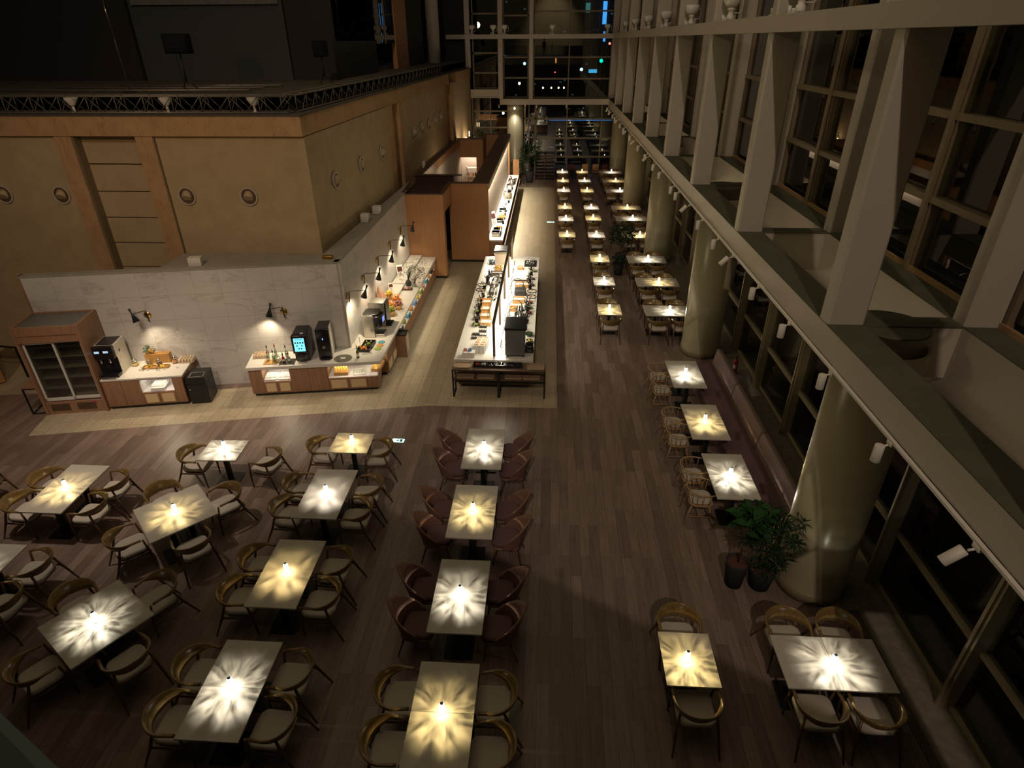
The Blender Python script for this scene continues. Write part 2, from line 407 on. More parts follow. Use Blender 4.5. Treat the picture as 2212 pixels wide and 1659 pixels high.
rg.prism([(-5.85,23.1),(-5.82,24.1),(-7.3,24.1),(-7.3,23.1)],0,6.05); rg.prism([(-5.7,34.0),(-5.6,35.7),(-7.3,35.7),(-7.3,34.0)],0,6.05)
struct('wall_stone_recess',rg,'plaster')
struct('trim_4',G().box(-11.53,15.0,0,-11.44,15.3,6.07).box(-9.475,14.99,0,-9.44,15.3,6.45),'mull')
struct('trim_5',G().prism([(-26,14.93),(-5.77,14.93),(-5.10,43),(-26,43)],HS,HS+.04),'deck')
# round wall downlights
def porthole(x,y,z,rz,label,group):
    t=thing('wall_spotlight',label,'spotlight',(x,y,z),rz,group)      # local -Y points out of the wall
    a=G().lathe([(.19,0),(.225,.0),(.225,.03),(.19,.03),(.185,-.10),(0,-.10)],0,0,28).rot(PI/2,axis='X')
    obj('rim',a,'beam',t)
    obj('recess',G().lathe([(0,0),(.187,0)],0,0,24).rot(PI/2,axis='X').move((0,-.02,0)),'brown',t)
    b=G().lathe([(.0,.01),(.10,.0),(.115,.0),(.115,.16),(.0,.16)],0,0,20).rot(PI/2+.75,axis='X').move((0,.05,.06))
    obj('lamp_can',b,'plaster',t)
    return t
nm=['partly cut by the left picture edge','left of the grooved stone recess','right of the grooved stone recess','nearest the corner of the drum']
for x,n in zip((-13.8,-12.28,-9.01,-7.43),nm): porthole(x,15.04,4.65,0,'round recessed spotlight in the tan front wall, '+n,'round spotlights in the tan wall')
ps=[16.63,18.97,21.26,26.18,27.72,29.19,30.6,32.01]
on=['nearest','second','third','fourth','fifth','sixth','seventh','farthest']
for i,y in enumerate(ps):
    x=-5.79+(y-14.96)*.47/19.91
    porthole(x+(.03 if y<22 else .03),y,4.74,PI/2-.02,'round recessed spotlight in the receding tan wall, %s from the corner'%on[i],'round spotlights in the tan wall')
# slim wall washers at the end of the drum
for i,(y,z) in enumerate(((38.0,2.6),(39.3,2.75),(40.7,2.9))):
    t=tag(obj('wall_light',G().rbox(-.03,-.05,-.14,.03,.05,.14,.02),mat('lit_wall_washer',(1,.8,.5),.5,emit=6,ecol=(1,.75,.42)),None,(-5.10+.02*i,y,z)),'small glowing wall light beyond the wood rooms, %s from the left'%('first','second','third')[i],'wall light','small wall lights')
for z in (3.0,):
    l=bpy.data.lights.new('washer','POINT'); l.energy=30; l.color=WARM; o=bpy.data.objects.new('washer_light',l); C.objects.link(o); o.location=(-4.7,39.6,2.7)
# ------------------------------------------------------------------ stage truss and deck above the drum
struct('stage_floor',G().prism([(-26,15.35),(-6.1,15.35),(-5.4,43),(-26,43)],6.86,6.90),'deck')
def truss(a,b,label,n):
    a=Vector(a); b=Vector(b); d=b-a; L=d.length
    t=thing('lighting_truss',label,'truss',tuple(a),math.atan2(d.y,d.x),'aluminium trusses edging the stage')
    ch=G()
    for y in (0,.36):
        for z in (.05,.40): ch.tube([(0,y,z),(L,y,z)],.02,6)
    obj('chords',ch,'truss',t)
    wb=G()
    for i in range(n):
        x0=L*i/n; x1=L*(i+1)/n; xm=(x0+x1)/2
        for y in (0,.36):
            wb.tube([(x0,y,.40),(xm,y,.05)],.011,5); wb.tube([(xm,y,.05),(x1,y,.40)],.011,5); wb.tube([(x0,y,.05),(x0,y,.40)],.014,5)
        wb.tube([(x0,0,.40),(x0,.36,.40)],.011,5); wb.tube([(x0,0,.05),(x0,.36,.40)],.009,5)
    obj('bracing',wb,'truss',t)
truss((-19,14.97,HS+.02),(-6.02,14.97,HS+.02),'silver lattice truss along the front edge of the dark stage',19)
truss((-5.95,15.3,HS+.02),(-5.55,34.5,HS+.02),'silver lattice truss receding along the side edge of the dark stage',29)
for k,(x0,x1,y) in enumerate(((-14,-7.5,16.2),(-13,-7.5,17.1),(-12,-7.4,18.0))):
    t=thing('lighting_truss','dark truss section lying on the stage deck, %s row from the front'%('first','second','third')[k],'truss',(x0,y,6.90),0,'truss sections on the stage deck')
    g=G()
    for yy in (0,.3): g.tube([(0,yy,.05),(x1-x0,yy,.05)],.02,6)
    nn=12
    for i in range(nn+1): g.tube([((x1-x0)*i/nn,0,.05),((x1-x0)*i/nn,.3,.05)],.014,5)
    obj('ladder_frame',g,'truss',t)
def uplighter(x,y,z,label):
    t=thing('flood_lamp',label,'flood lamp',(x,y,z),0,'flood lamps inside the stage truss')
    obj('shade',G().lathe([(.06,.16),(.15,.30),(.15,.34),(.13,.34),(.05,.18),(0,.18)],0,0,18),'white',t)
    obj('stand',G().lathe([(0,0),(.08,0),(.08,.02),(.03,.03),(.03,.16),(0,.17)],0,0,14),'white',t)
for k,x in enumerate((-11.3,-9.0,-6.9)): uplighter(x,15.15,HS+.05,'white bowl flood lamp behind the stage truss, %s from the left'%('first','second','third')[k])
def speaker(x,y,rz,label,w_=.30,z0=.84,hh=.44):
    t=thing('loudspeaker_stand',label,'loudspeaker',(x,y,6.90),rz)
    obj('pole',G().tube([(0,0,.2),(0,0,z0)],.02,8),'black',t)
    for k in range(3):
        a=2*PI*k/3+.3; obj('leg',G().tube([(0,0,.35),(.24*math.cos(a),.24*math.sin(a),.01)],.012,6),'black',t)
    obj('cabinet',G().rbox(-w_,-.17,z0,w_,.17,z0+hh,.04,.02),mat('speaker_cloth_black',(.01,.01,.01),.9,spec=.1),t)
    obj('grille',G().rbox(-w_+.04,-.19,z0+.04,w_-.04,-.165,z0+hh-.04,.03,.008),mat('speaker_mesh',(.014,.014,.014),.95,spec=.1),t)
speaker(-9.35,16.9,.1,'wide black loudspeaker on a stand, in front of the grey screen')
speaker(-6.65,19.6,-.1,'narrow black loudspeaker on a tripod, right of the grey screen',.17,.70,.42)
mp=thing('microphone_pole','tall thin silver pole standing on the stage, left','pole',(-10.6,16.4,6.9))
obj('pole',G().tube([(0,0,0),(-.15,.1,3.6)],.014,6),'chrome',mp); obj('base',G().cyl(0,0,0,.03,.16),'black',mp)
struct('wall_back_left',G().box(-26,21.5,6.9,-13.3,21.8,14),'darkwall')
struct('wall_back_mid',G().box(-13.25,21.6,6.9,-8.35,21.9,14),'screen')
sb=G()
for z in (9.0,9.45,9.9): sb.box(-13.1,21.52,z,-8.45,21.6,z+.3)
sb_o=tag(obj('wall_frieze',sb,m_stone('pale_relief_stone',(.14,.13,.12),(.20,.19,.17),True,3),None),'pale carved stone bands across the grey upper wall','frieze')
struct('wall_back_right',G().box(-8.3,21.6,6.9,-6.9,21.9,14).box(-7.2,21.9,6.9,-6.9,27,8.0).box(-7.2,33,6.9,-6.9,37,14),'darkwall')
struct('wall_back_wood',G().box(-7.1,30.5,6.9,-6.9,33.0,14),'panel_y')
struct('trim_6',G().cyl(-6.6,38.5,6.5,14,.35,n=24),'beam')
wd=sempty('window_20',(-6.95,27,7.9)); obj('pane',G().box(0,0,0,.02,3.5,5),'glass',wd); obj('frame',G().box(-.03,1.7,0,.05,1.78,5).box(-.03,0,1.6,.05,3.5,1.66),'mull',wd)
# ------------------------------------------------------------------ wood rooms
HP=3.15
w1=G().box(-5.38,22.25,.1,-3.82,22.37,HP); struct('wall_room_front',w1,'panel')
struct('wall_room_side',G().box(-3.94,22.37,.1,-3.82,22.6,HP).box(-3.94,22.6,2.45,-3.82,24.3,HP),'panel_y')
struct('baseboard_room',G().box(-5.38,22.26,0,-3.83,22.36,.1).box(-3.93,24.30,0,-2.44,24.38,.1).box(-3.93,22.36,0,-3.83,22.6,.1),'black')
struct('ceiling_room',G().box(-5.9,22.37,HP-.35,-3.94,25.9,HP-.3),mat('dark_red_interior',(.055,.022,.014),.8))
struct('trim_7',G().box(-5.44,22.25,HP,-3.80,22.38,HP+.03).box(-3.95,22.38,HP,-3.80,24.27,HP+.03).box(-5.9,25.8,HP,-3.6,26.0,HP+.03),'brown')
struct('wall_room_inner',G().box(-5.9,25.85,0,-3.94,25.97,HP),mat('dark_red_interior',(.055,.022,.014),.8))
struct('wall_counter_front',G().box(-3.92,24.27,.1,-2.36,24.42,HP),'panel')
struct('trim_8',G().prism([(-3.92,24.25),(-2.32,24.25),(-2.30,38.35),(-2.98,38.35),(-2.98,24.5),(-3.92,24.45)],HP,HP+.03),'brown')
struct('wall_counter',G().box(-2.98,24.42,0,-2.46,38.3,HP),mat('taupe_wall',(.30,.23,.18),.6))
struct('trim_9',G().box(-2.36,24.27,HP-.22,-2.32,38.3,HP),mat('beige_cap_face',(.42,.33,.22),.6))
struct('trim_10',G().prism([(-5.85,26.0),(-5.24,26.0),(-5.08,36.5),(-5.62,36.5)],HP,HP+.03),'brown')
struct('wall_kitchen_left',G().prism([(-5.85,26.0),(-5.24,26.0),(-5.08,36.5),(-5.62,36.5)],HP-.35,HP),'panel_y')
struct('wall_kitchen_left_lower',G().prism([(-5.83,26.0),(-5.26,26.0),(-5.10,36.5),(-5.6,36.5)],0,HP-.35),mat('white_plaster',(.62,.58,.52),.7))
kb=G().box(-5.4,36.5,2.16,-3.8,36.62,HP).box(-5.4,36.5,0,-5.1,36.62,2.16).box(-4.18,36.5,0,-3.8,36.62,2.16)
struct('wall_kitchen_back',kb,'panel')
struct('wall_kitchen_step',G().box(-3.86,36.62,0,-3.78,38.4,HP).box(-3.8,38.35,0,-2.4,38.47,HP),'panel')
struct('trim_11',G().box(-5.45,36.45,HP,-3.76,36.65,HP+.03).box(-3.9,36.6,HP,-3.76,38.5,HP+.03).box(-3.9,38.33,HP,-2.36,38.5,HP+.03),'brown')
struct('wall_pantry',G().box(-5.4,38.0,0,-3.8,38.1,2.9),mat('white_plaster',(.62,.58,.52),.7))
l=bpy.data.lights.new('pantry','POINT'); l.energy=60; l.color=WHITE; l.shadow_soft_size=.1; o=bpy.data.objects.new('pantry_ceiling_light',l); C.objects.link(o); o.location=(-4.6,37.2,2.4)
l=bpy.data.lights.new('kitchen','POINT'); l.energy=22; l.color=WARM; l.shadow_soft_size=.1; o=bpy.data.objects.new('kitchen_ceiling_light',l); C.objects.link(o); o.location=(-4.0,30,2.6)
sh=thing('pantry_shelf','lit white pantry shelf unit seen through the wood doorway','shelf',(-4.55,37.5,0))
obj('frame',G().box(-.35,-.2,0,-.31,.2,1.5).box(.31,-.2,0,.35,.2,1.5),'white',sh)
for z in (.5,.95,1.4): obj('shelf_board',G().box(-.35,-.2,z,.35,.2,z+.03),'white',sh)
for i in range(8):
    tag(obj('pantry_jar',G().lathe([(0,0),(.05,0),(.05,.13),(.03,.16),(.03,.19),(0,.19)],0,0,10),('brass','ceramic','fruit_o','darkceramic')[i%4],None,(-4.78+.14*(i%4),37.45,(.53,.98)[i//4])),'small jar on the %s pantry shelf, %s from the left'%(('lower','upper')[i//4],('first','second','third','fourth')[i%4]),'jar','jars on the pantry shelves')
# ------------------------------------------------------------------ columns
CY=[7.6,16.35,24.9,33.65,42.5]
cn=['nearest','second','third','fourth','farthest']
def column(x,y,label,g='round columns under the gallery'):
    t=thing('column',label,'column',(x,y,0),0,g)
    obj('shaft',G().lathe([(.535,.20),(.535,3.98),(.52,3.985),(.52,4.0),(.535,4.005),(.535,4.46),(.50,4.46),(.50,4.2),(0,4.2)],0,0,48),'column',t)
    obj('base_ring',G().lathe([(0,0),(.55,0),(.55,.20),(.535,.21),(.5,.21)],0,0,48),m_base,t)
    obj('cap_disc',G().lathe([(0,4.70),(.47,4.70),(.47,4.735),(0,4.735)],0,0,48),'beamdark',t)
m_base=mat('column_base_dull',(.25,.215,.12),.4)
for k,y in enumerate(CY): column(4.53,y,'round glossy olive-cream column by the right glazing, %s one'%cn[k])
column(-2.32,43.25,'round glossy column beyond the wood rooms, behind the potted plants')
# ------------------------------------------------------------------ gallery beams
FX=3.67; ZT=4.75; PY=[7.65+4.42*i for i in range(-2,9)]
YE=43.0
fb=G().box(FX,-4,4.38,FX+.02,16.25,ZT-.012).box(FX,16.28,4.38,FX+.02,YE,ZT-.012)
fb.box(FX,-4,4.36,FX+.48,YE,4.38).box(FX+.46,-4,4.38,FX+.48,YE,ZT-.012)
struct('trim_12',fb,'beam')
struct('trim_13',G().box(FX,-4,ZT-.012,FX+.48,YE,ZT),'beamdark')
cb=G(); ct=G()
for y in PY:
    cb.box(FX+.48,y-.14,4.0,5.38,y+.14,ZT-.012); ct.box(FX+.48,y-.16,ZT-.012,5.38,y+.16,ZT+.002)
struct('trim_14',cb,'beam'); struct('trim_15',ct,'beamdark')
struct('trim_16',G().prism([(5.38,-4),(5.55,-4),(5.55,YE),(5.38,YE)],3.75,ZT-.012).box(5.2,-4,3.70,5.55,YE,3.75),'beam')
struct('trim_17',G().box(5.38,-4,ZT-.012,5.92,YE,ZT),'beamdark')
# fascia seams
# front and rear posts
def post(x,y,w,d,z0,z1,label,g):
    b=.03
    poly=[(-w/2+b,-d/2),(w/2-b,-d/2),(w/2,-d/2+b),(w/2,d/2-b),(w/2-b,d/2),(-w/2+b,d/2),(-w/2,d/2-b),(-w/2,-d/2+b)]
    return tag(obj('gallery_post',G().prism(poly,0,z1-z0),'beam',None,(x,y,z0)),label,'post',g)
ords=['nearest','second','third','fourth','fifth','sixth','seventh','eighth','ninth','farthest']
vis=[y for y in PY if y>3]
for k,y in enumerate(vis):
    post(FX+.24,y,.48,.27,ZT,13.5,'tall cream square post standing on the front gallery beam, %s from the camera'%ords[k],'gallery posts')
for k,y in enumerate(vis):
    post(5.62,y,.46,.30,ZT,13.5,'tall cream square post set back against the upper windows, %s from the camera'%ords[k],'rear gallery posts')
struct('trim_18',G().box(FX-.02,-4,8.09,FX+.24,YE,8.34).box(FX+.0,-4,8.30,FX+.5,YE,8.34),'beam')
# end wall beams
struct('trim_19',G().box(-3.24,42.5,4.40,FX,42.75,4.74),'beam')
struct('trim_20',G().box(-3.24,42.5,4.735,FX,43.3,4.75),'beamdark')
struct('trim_21',G().box(-5.1,42.55,4.86,-3.2,42.8,5.28).box(-5.1,42.5,4.80,-3.2,43.1,4.86),'beam')
struct('trim_22',G().box(-6.5,42.45,8.06,FX,42.7,8.30),'beam')
for k,(x,w_) in enumerate(((-1.28,.26),(-3.18,.30),(-5.2,.32))):
    post(x,42.65,w_,.28,ZT if k<2 else 6.5,13.5,'tall cream post in the end glass wall, %s one from the left'%('third','second','first')[k],'end wall posts')
# upper right windows (bay by bay) with mullion, transoms and sill rail
XG=5.86
for k in range(len(PY)-1):
    y0,y1=PY[k],PY[k+1]
    if y1<4: continue
    wn=sempty('window_%d'%(k+1),(XG,y0,ZT))
    Lb=y1-y0
    obj('pane',G().box(.06,.12,.12,.075,Lb-.12,8.6),'glass',wn)
    g=G().box(-.10,Lb/2-.05,0,.16,Lb/2+.05,8.6).box(-.04,Lb/2-.12,0,.12,Lb/2-.07,8.6).box(-.02,Lb/2+.07,0,.1,Lb/2+.10,8.6)
    g.box(-.02,.14,0,.12,.22,8.6).box(-.02,Lb-.22,0,.12,Lb-.14,8.6)
    obj('mullion',g,'mull',wn)
    obj('transom',G().box(-.06,.15,1.06,.12,Lb/2-.05,1.16).box(-.06,Lb/2+.05,1.06,.12,Lb-.15,1.16).box(-.06,.15,2.22,.12,Lb/2-.05,2.32).box(-.06,Lb/2+.05,2.22,.12,Lb-.15,2.32),'mull',wn)
    obj('sill_rail',G().box(-.06,.15,.0,.0,Lb-.15,.07),'palewood',wn)
# lower right windows
for k in range(len(PY)-1):
    y0,y1=PY[k],PY[k+1]
    if y1<1: continue
    wn=sempty('window_%d'%(k+21),(5.66,y0,0)); Lb=y1-y0
    obj('pane',G().box(.03,0,.0,.045,Lb,3.75),'glass',wn)
    g=G()
    for q in (0,Lb/2):
        g.box(-.14,q-.055,0,.10,q+.055,3.75).box(-.08,q+.10,0,.05,q+.13,3.75).box(-.18,q-.02,0,-.14,q+.02,3.75)
    obj('mullion',g,'mull_low_lit',wn)
    obj('transom',G().box(-.03,.05,1.13,.08,Lb,1.20).box(-.03,.05,2.5,.08,Lb,2.57).box(-.03,.05,0,.08,Lb,.07),'mull_low_lit',wn)
# end glazing
def gwin(n,x0,x1,z0,z1,vs,hs,y=43.0):
    wn=sempty('window_%d'%n,(x0,y,z0)); L=x1-x0; H=z1-z0
    obj('pane',G().box(0,.03,0,L,.04,H),'glass',wn)
    g=G().box(0,-.06,0,.07,.1,H).box(L-.07,-.06,0,L,.1,H)
    for v in vs: g.box(v-x0-.035,-.05,0,v-x0+.035,.08,H)
    obj('mullion',g,'mull',wn)
    g=G().box(0,-.04,0,L,.1,.06)
    for h in hs: g.box(0,-.06,h-z0-.045,L,.1,h-z0+.045)
    obj('transom',g,'mull',wn)
gwin(41,-.97,4.1,0,4.4,[1.07,3.3],[1.2,2.36,3.52])
gwin(42,-5.1,-2.75,0,4.85,[-3.9],[1.2,2.1,3.0,3.98])
gwin(43,-1.15,3.7,4.76,13,[1.07],[5.86,7.05,9.5,10.7])
gwin(44,-3.05,-1.45,4.76,13,[],[5.9,7.05,9.3],43.2)
gwin(45,-4.95,-3.3,5.3,13,[],[6.2,7.3,9.4],43.0)
gwin(46,-1.75,-.97,0,4.4,[-1.4],[1.2,2.36,3.52],43.3)
struct('wall_right_far',G().box(-7.2,42.9,6.5,-5.05,43.1,14),'darkwall')
struct('trim_23',G().box(5.56,-4,0,5.75,-2,3.7),'beam')
# ------------------------------------------------------------------ track lights
rail=thing('lighting_track','slim white lighting track under the front gallery beam','lighting track',(FX-.03,0,4.36))
obj('rail_body',G().box(-.02,-2,-.03,.02,42.4,0),'white',rail); obj('rail_groove',G().box(-.012,-2,-.034,.012,42.4,-.03),'black',rail)
def spot_can(kind):
    t=thing('track_spotlight','','spotlight',(0,0,0),0,'white cylinder spotlights on the gallery track')
    obj('adapter',G().rbox(-.025,-.05,-.045,.025,.05,0,.015,.005).tube([(0,0,-.04),(-.07,0,-.06)],.012,6),'white',t)
    b=G().lathe([(0,0),(.045,0),(.05,-.005),(.05,-.20),(.044,-.205),(.042,-.19),(0,-.19)],0,0,18)
    if kind: b.rot(.75,axis='Y')
    b.move((-.10,0,-.05)); obj('housing',b,'white',t)
    return t
cans={0:spot_can(0),1:spot_can(1)}
TY=[3.95,5.45,7.0,8.55,10.1,11.8,13.0,14.57,16.05,17.6,18.4,20.6,22.0,23.6,24.1,26.2,27.6,29.2,30.8,31.9,33.6,35.2,36.6,38.0,39.4,40.4,41.2,42.0]
tilt=[1,0,0,0,0,1,0,0,1,0,0,0,0,1,0,0,1,0,1,0,0,1,0,0,1,0,1,0]
used={0:False,1:False}
bpy.context.view_layer.update()
for i,y in enumerate(TY):
    k=tilt[i]; lab='white cylinder spotlight on the gallery track, number %d counting from the camera%s'%(i+1,', tilted' if k else '')
    lab='%s white cylinder spotlight on the gallery track, %s'%('tilted' if k else 'upright',('nearest the camera' if i==0 else 'position %d from the camera'%(i+1)))
    if not used[k]:
        cans[k].location=(FX-.03,y,4.33); cans[k]['label']=lab; used[k]=True
    else: dup(cans[k],(FX-.03,y,4.33),0,lab)
et=thing('track_spotlight','lit white spotlight under the end wall beam above the plants','spotlight',(-2.3,42.44,4.36))
obj('housing',G().lathe([(0,0),(.05,0),(.05,-.16),(0,-.16)],0,0,16),'white',et)
obj('lens',G().ball((0,-.05,-.17),.055,12),mat('spot_lens_lit',(1,.85,.6),.5,emit=14,ecol=(1,.85,.62)),et)
l=bpy.data.lights.new('end_spot','SPOT'); l.energy=60; l.color=WHITE; l.spot_size=R_(110); l.spot_blend=.8; o=bpy.data.objects.new('end_spot_light',l); C.objects.link(o); o.location=(-2.3,42.3,4.1); o.rotation_euler=(.1,0,0)
for k,x in enumerate((-3.3,-.9,1.0)):
    t=thing('track_spotlight','small unlit white spotlight under the end wall beam, %s from the left'%('first','second','third')[k],'spotlight',(x,42.44,4.39))
    obj('housing',G().lathe([(0,0),(.045,0),(.045,-.18),(0,-.18)],0,0,14).rot(.4,axis='X'),'white',t)
# flood lamps on the upper beam, a pair at each post
def flood(x,y,z,label,s=1.0,proto=[None]):
    if proto[0] is None:
        t=thing('flood_lamp',label,'flood lamp',(x,y,z),0,'white flood lamps on the upper gallery beam')
        obj('head',G().lathe([(0,.27),(.10,.27),(.16,.34),(.185,.40),(.19,.50),(.175,.50),(.15,.42),(0,.40)],0,0,22),'white',t)
        obj('body',G().lathe([(0,.03),(.07,.03),(.075,.06),(.075,.12),(.055,.13),(.055,.20),(.08,.21),(.08,.27),(0,.27)],0,0,18),'white',t)
        obj('bracket',G().tube([(.06,0,.16),(.2,0,.16),(.24,0,.22),(.24,0,.38),(.19,0,.42)],.010,6),'white',t)
        obj('foot_plate',G().rbox(-.18,-.16,0,.2,.16,.02,.03,.004).cyl(-.13,-.11,.02,.08,.035).cyl(-.13,.11,.02,.12,.03),'white',t)
        proto[0]=t; bpy.context.view_layer.update(); return t
    return dup(proto[0],(x,y,z),0,label)
for k,y in enumerate(vis):
    if y>43: continue
    flood(FX+.28,y-.40,8.34,'white flood lamp on the upper beam, right one at the %s post'%ords[k])
    flood(FX+.26,y+.42,8.34,'white flood lamp on the upper beam, left one at the %s post'%ords[k])
for k,x in enumerate((-4.9,-3.6,-2.9,-.0,3.3)): flood(x,42.5,8.30,'small white flood lamp on the end wall beam, %s from the left'%('first','second','third','fourth','fifth')[k])
# ------------------------------------------------------------------ furniture
def armchair():
    t=thing('armchair','','chair')
    # local +Y is the front
    obj('seat',G().rbox(-.25,-.24,.385,.25,.25,.47,.11,.03,6),'seat',t)
    obj('seat_frame',G().rbox(-.235,-.22,.355,.235,.235,.385,.1,.006,5),'oakleg',t)
    n=33; v=[]; pts=[]; 
    def railp(s):          # s in -1..1, horseshoe plan
        a=s*R_(118); 
        x=.295*math.sin(a); y=-.02-.285*math.cos(a)
        if abs(s)>.72:
            k=(abs(s)-.72)/.28; a0=.72*R_(118); x0=.295*math.sin(a0); y0=-.02-.285*math.cos(a0)
            x=math.copysign(x0-.018*k*k,s); y=y0+.20*k
        z=.665+.065*(1-abs(s))**.8
        return x,y,z
    g=G(); sec=12; vs=[]
    for i in range(n):
        s=-1+2*i/(n-1); x,y,z=railp(s); x2,y2,_=railp(min(1,s+.02)); x1,y1,_=railp(max(-1,s-.02))
        tx,ty=x2-x1,y2-y1; L=math.hypot(tx,ty); nx,ny=ty/L,-tx/L       # outward normal
        h=.020+.085*max(0,1-(abs(s)/.80)**2.2); wd=.024-.002*(1-abs(s))
        for j in range(sec):
            q=2*PI*j/sec; cu=math.cos(q); su=math.sin(q)
            dz=su*h; out=cu*wd+(.035*(dz/.09) if h>.03 else 0)
            vs.append((x+nx*out,y+ny*out,z+dz-(h-.017)*.75))
    f=[(i*sec+j,(i+1)*sec+j,(i+1)*sec+(j+1)%sec,i*sec+(j+1)%sec) for i in range(n-1) for j in range(sec)]
    g.add(vs,f,True); g.f += [tuple(range(sec)),tuple((n-1)*sec+j for j in range(sec-1,-1,-1))]; g.sm += [False,False]
    obj('back_rail',g,'oak',t)
    for sx in (-1,1):
        obj('leg',G().tube([(sx*.255,.235,0),(sx*.268,.225,.36),(sx*.277,.185,.66)],[.013,.021,.016],8),'oakleg',t)
        obj('leg',G().tube([(sx*.30,-.40,0),(sx*.262,-.245,.36),(sx*.225,-.165,.62)],[.012,.022,.018],8),'oakleg',t)
        obj('side_rail',G().tube([(sx*.266,.22,.365),(sx*.262,-.24,.355)],[(.012,.02)]*2,8),'oakleg',t)
    return t
def tubchair():
    t=thing('tub_chair','','chair')
    obj('seat',G().rbox(-.23,-.2,.40,.23,.26,.49,.12,.035,6),'velvetseat',t)
    g=G(); nu,nv=29,9
    def P(u,v,off):
        a=(u*2-1)*R_(104); k=abs(u*2-1)
        top=.95-.45*k**1.35; bot=.38; z=bot+(top-bot)*v
        r=.225+.045*v**1.2*(1-.5*k)+off; cy=-.01-.12*v*(1-k)
        x=r*math.sin(a)*1.04; y=cy-r*math.cos(a)
        return (x,y,z)
    o=[P(i/(nu-1),j/(nv-1),.028) for i in range(nu) for j in range(nv)]
    q=[P(i/(nu-1),j/(nv-1),0) for i in range(nu) for j in range(nv)]
    N0=len(o); f=[]
    for i in range(nu-1):
        for j in range(nv-1):
            a,b,c,d=i*nv+j,(i+1)*nv+j,(i+1)*nv+j+1,i*nv+j+1
            f.append((a,b,c,d)); f.append((N0+d,N0+c,N0+b,N0+a))
    for i in range(nu-1): f.append((i*nv+nv-1,(i+1)*nv+nv-1,N0+(i+1)*nv+nv-1,N0+i*nv+nv-1)); f.append((N0+i*nv,N0+(i+1)*nv,(i+1)*nv,i*nv))
    for j in range(nv-1): f.append((j,j+1,N0+j+1,N0+j)); f.append((N0+(nu-1)*nv+j,N0+(nu-1)*nv+j+1,(nu-1)*nv+j+1,(nu-1)*nv+j))
    g.add(o+q,f,True); obj('shell',g,'tub',t)
    obj('shell_base',G().rbox(-.24,-.24,.34,.24,.25,.41,.13,.03,6),'tub',t)
    for sx in (-1,1):
        obj('leg',G().tube([(sx*.24,.23,0),(sx*.18,.17,.36)],[.011,.02],8),'oakleg',t)
        obj('leg',G().tube([(sx*.24,-.28,0),(sx*.17,-.17,.36)],[.011,.02],8),'oakleg',t)
    return t
def spindlechair():
    t=thing('spindle_chair','','chair')
    obj('seat_board',G().rbox(-.24,-.22,.42,.24,.23,.45,.13,.008,6),'palewood',t)
    obj('cushion',G().rbox(-.205,-.19,.45,.205,.20,.49,.12,.018,6),'seat',t)
    pts=[]; n=25
    def H(s):
        a=s*R_(125); k=max(0,abs(s)-.7)/.3
        return (.275*math.sin(a),-.0-.265*math.cos(a)+.06*k,.70+.02*(1-abs(s)))
    obj('back_hoop',G().tube([H(-1+2*i/(n-1)) for i in range(n)],[(.016,.014)]*n,8),'palewood',t)
    for i in range(11):
        s=-.92+1.84*i/10; x,y,z=H(s)
        obj('spindle',G().tube([(x*.80,y*.82+.0,.445),(x,y,z)],.0075,6),'palewood',t)
    for sx in (-1,1):
        obj('leg',G().tube([(sx*.25,.24,0),(sx*.17,.15,.43)],[.011,.018],8),'palewood',t)
        obj('leg',G().tube([(sx*.25,-.28,0),(sx*.16,-.15,.43)],[.011,.018],8),'palewood',t)
        obj('stretcher',G().tube([(sx*.215,.195,.17),(sx*.215,-.22,.17)],.009,6),'palewood',t)
    obj('stretcher',G().tube([(-.215,0,.17),(.215,0,.17)],.009,6),'palewood',t)
    return t
def table(w,d,label,loc,rz=0,group=None,seam=None):
    t=thing('dining_table',label,'table',loc,rz,group)
    g=G()
    if seam=='y': g.box(-w/2,-d/2,.715,w/2,-.002,.74).box(-w/2,.002,.715,w/2,d/2,.74)
    elif seam=='x': g.box(-w/2,-d/2,.715,-.002,d/2,.74).box(.002,-d/2,.715,w/2,d/2,.74)
    else: g.box(-w/2,-d/2,.715,w/2,d/2,.74)
    obj('tabletop',g,'tabletop',t)
    ps=[(0,0)] if max(w,d)<.95 else ([(0,-d*.26),(0,d*.26)] if d>w*1.2 else ([(-w*.26,0),(w*.26,0)] if w>d*1.2 else [(-.18,-.18),(.18,.18)]))
    for x,y in ps:
        obj('base_plate',G().rbox(x-.22,y-.22,0,x+.22,y+.22,.014,.03,.004),'black',t)
        obj('pedestal',G().rbox(x-.045,y-.045,.014,x+.045,y+.045,.70,.01,.003),'black',t)
        obj('top_bracket',G().box(x-.16,y-.16,.70,x+.16,y+.16,.715),'black',t)
    return t

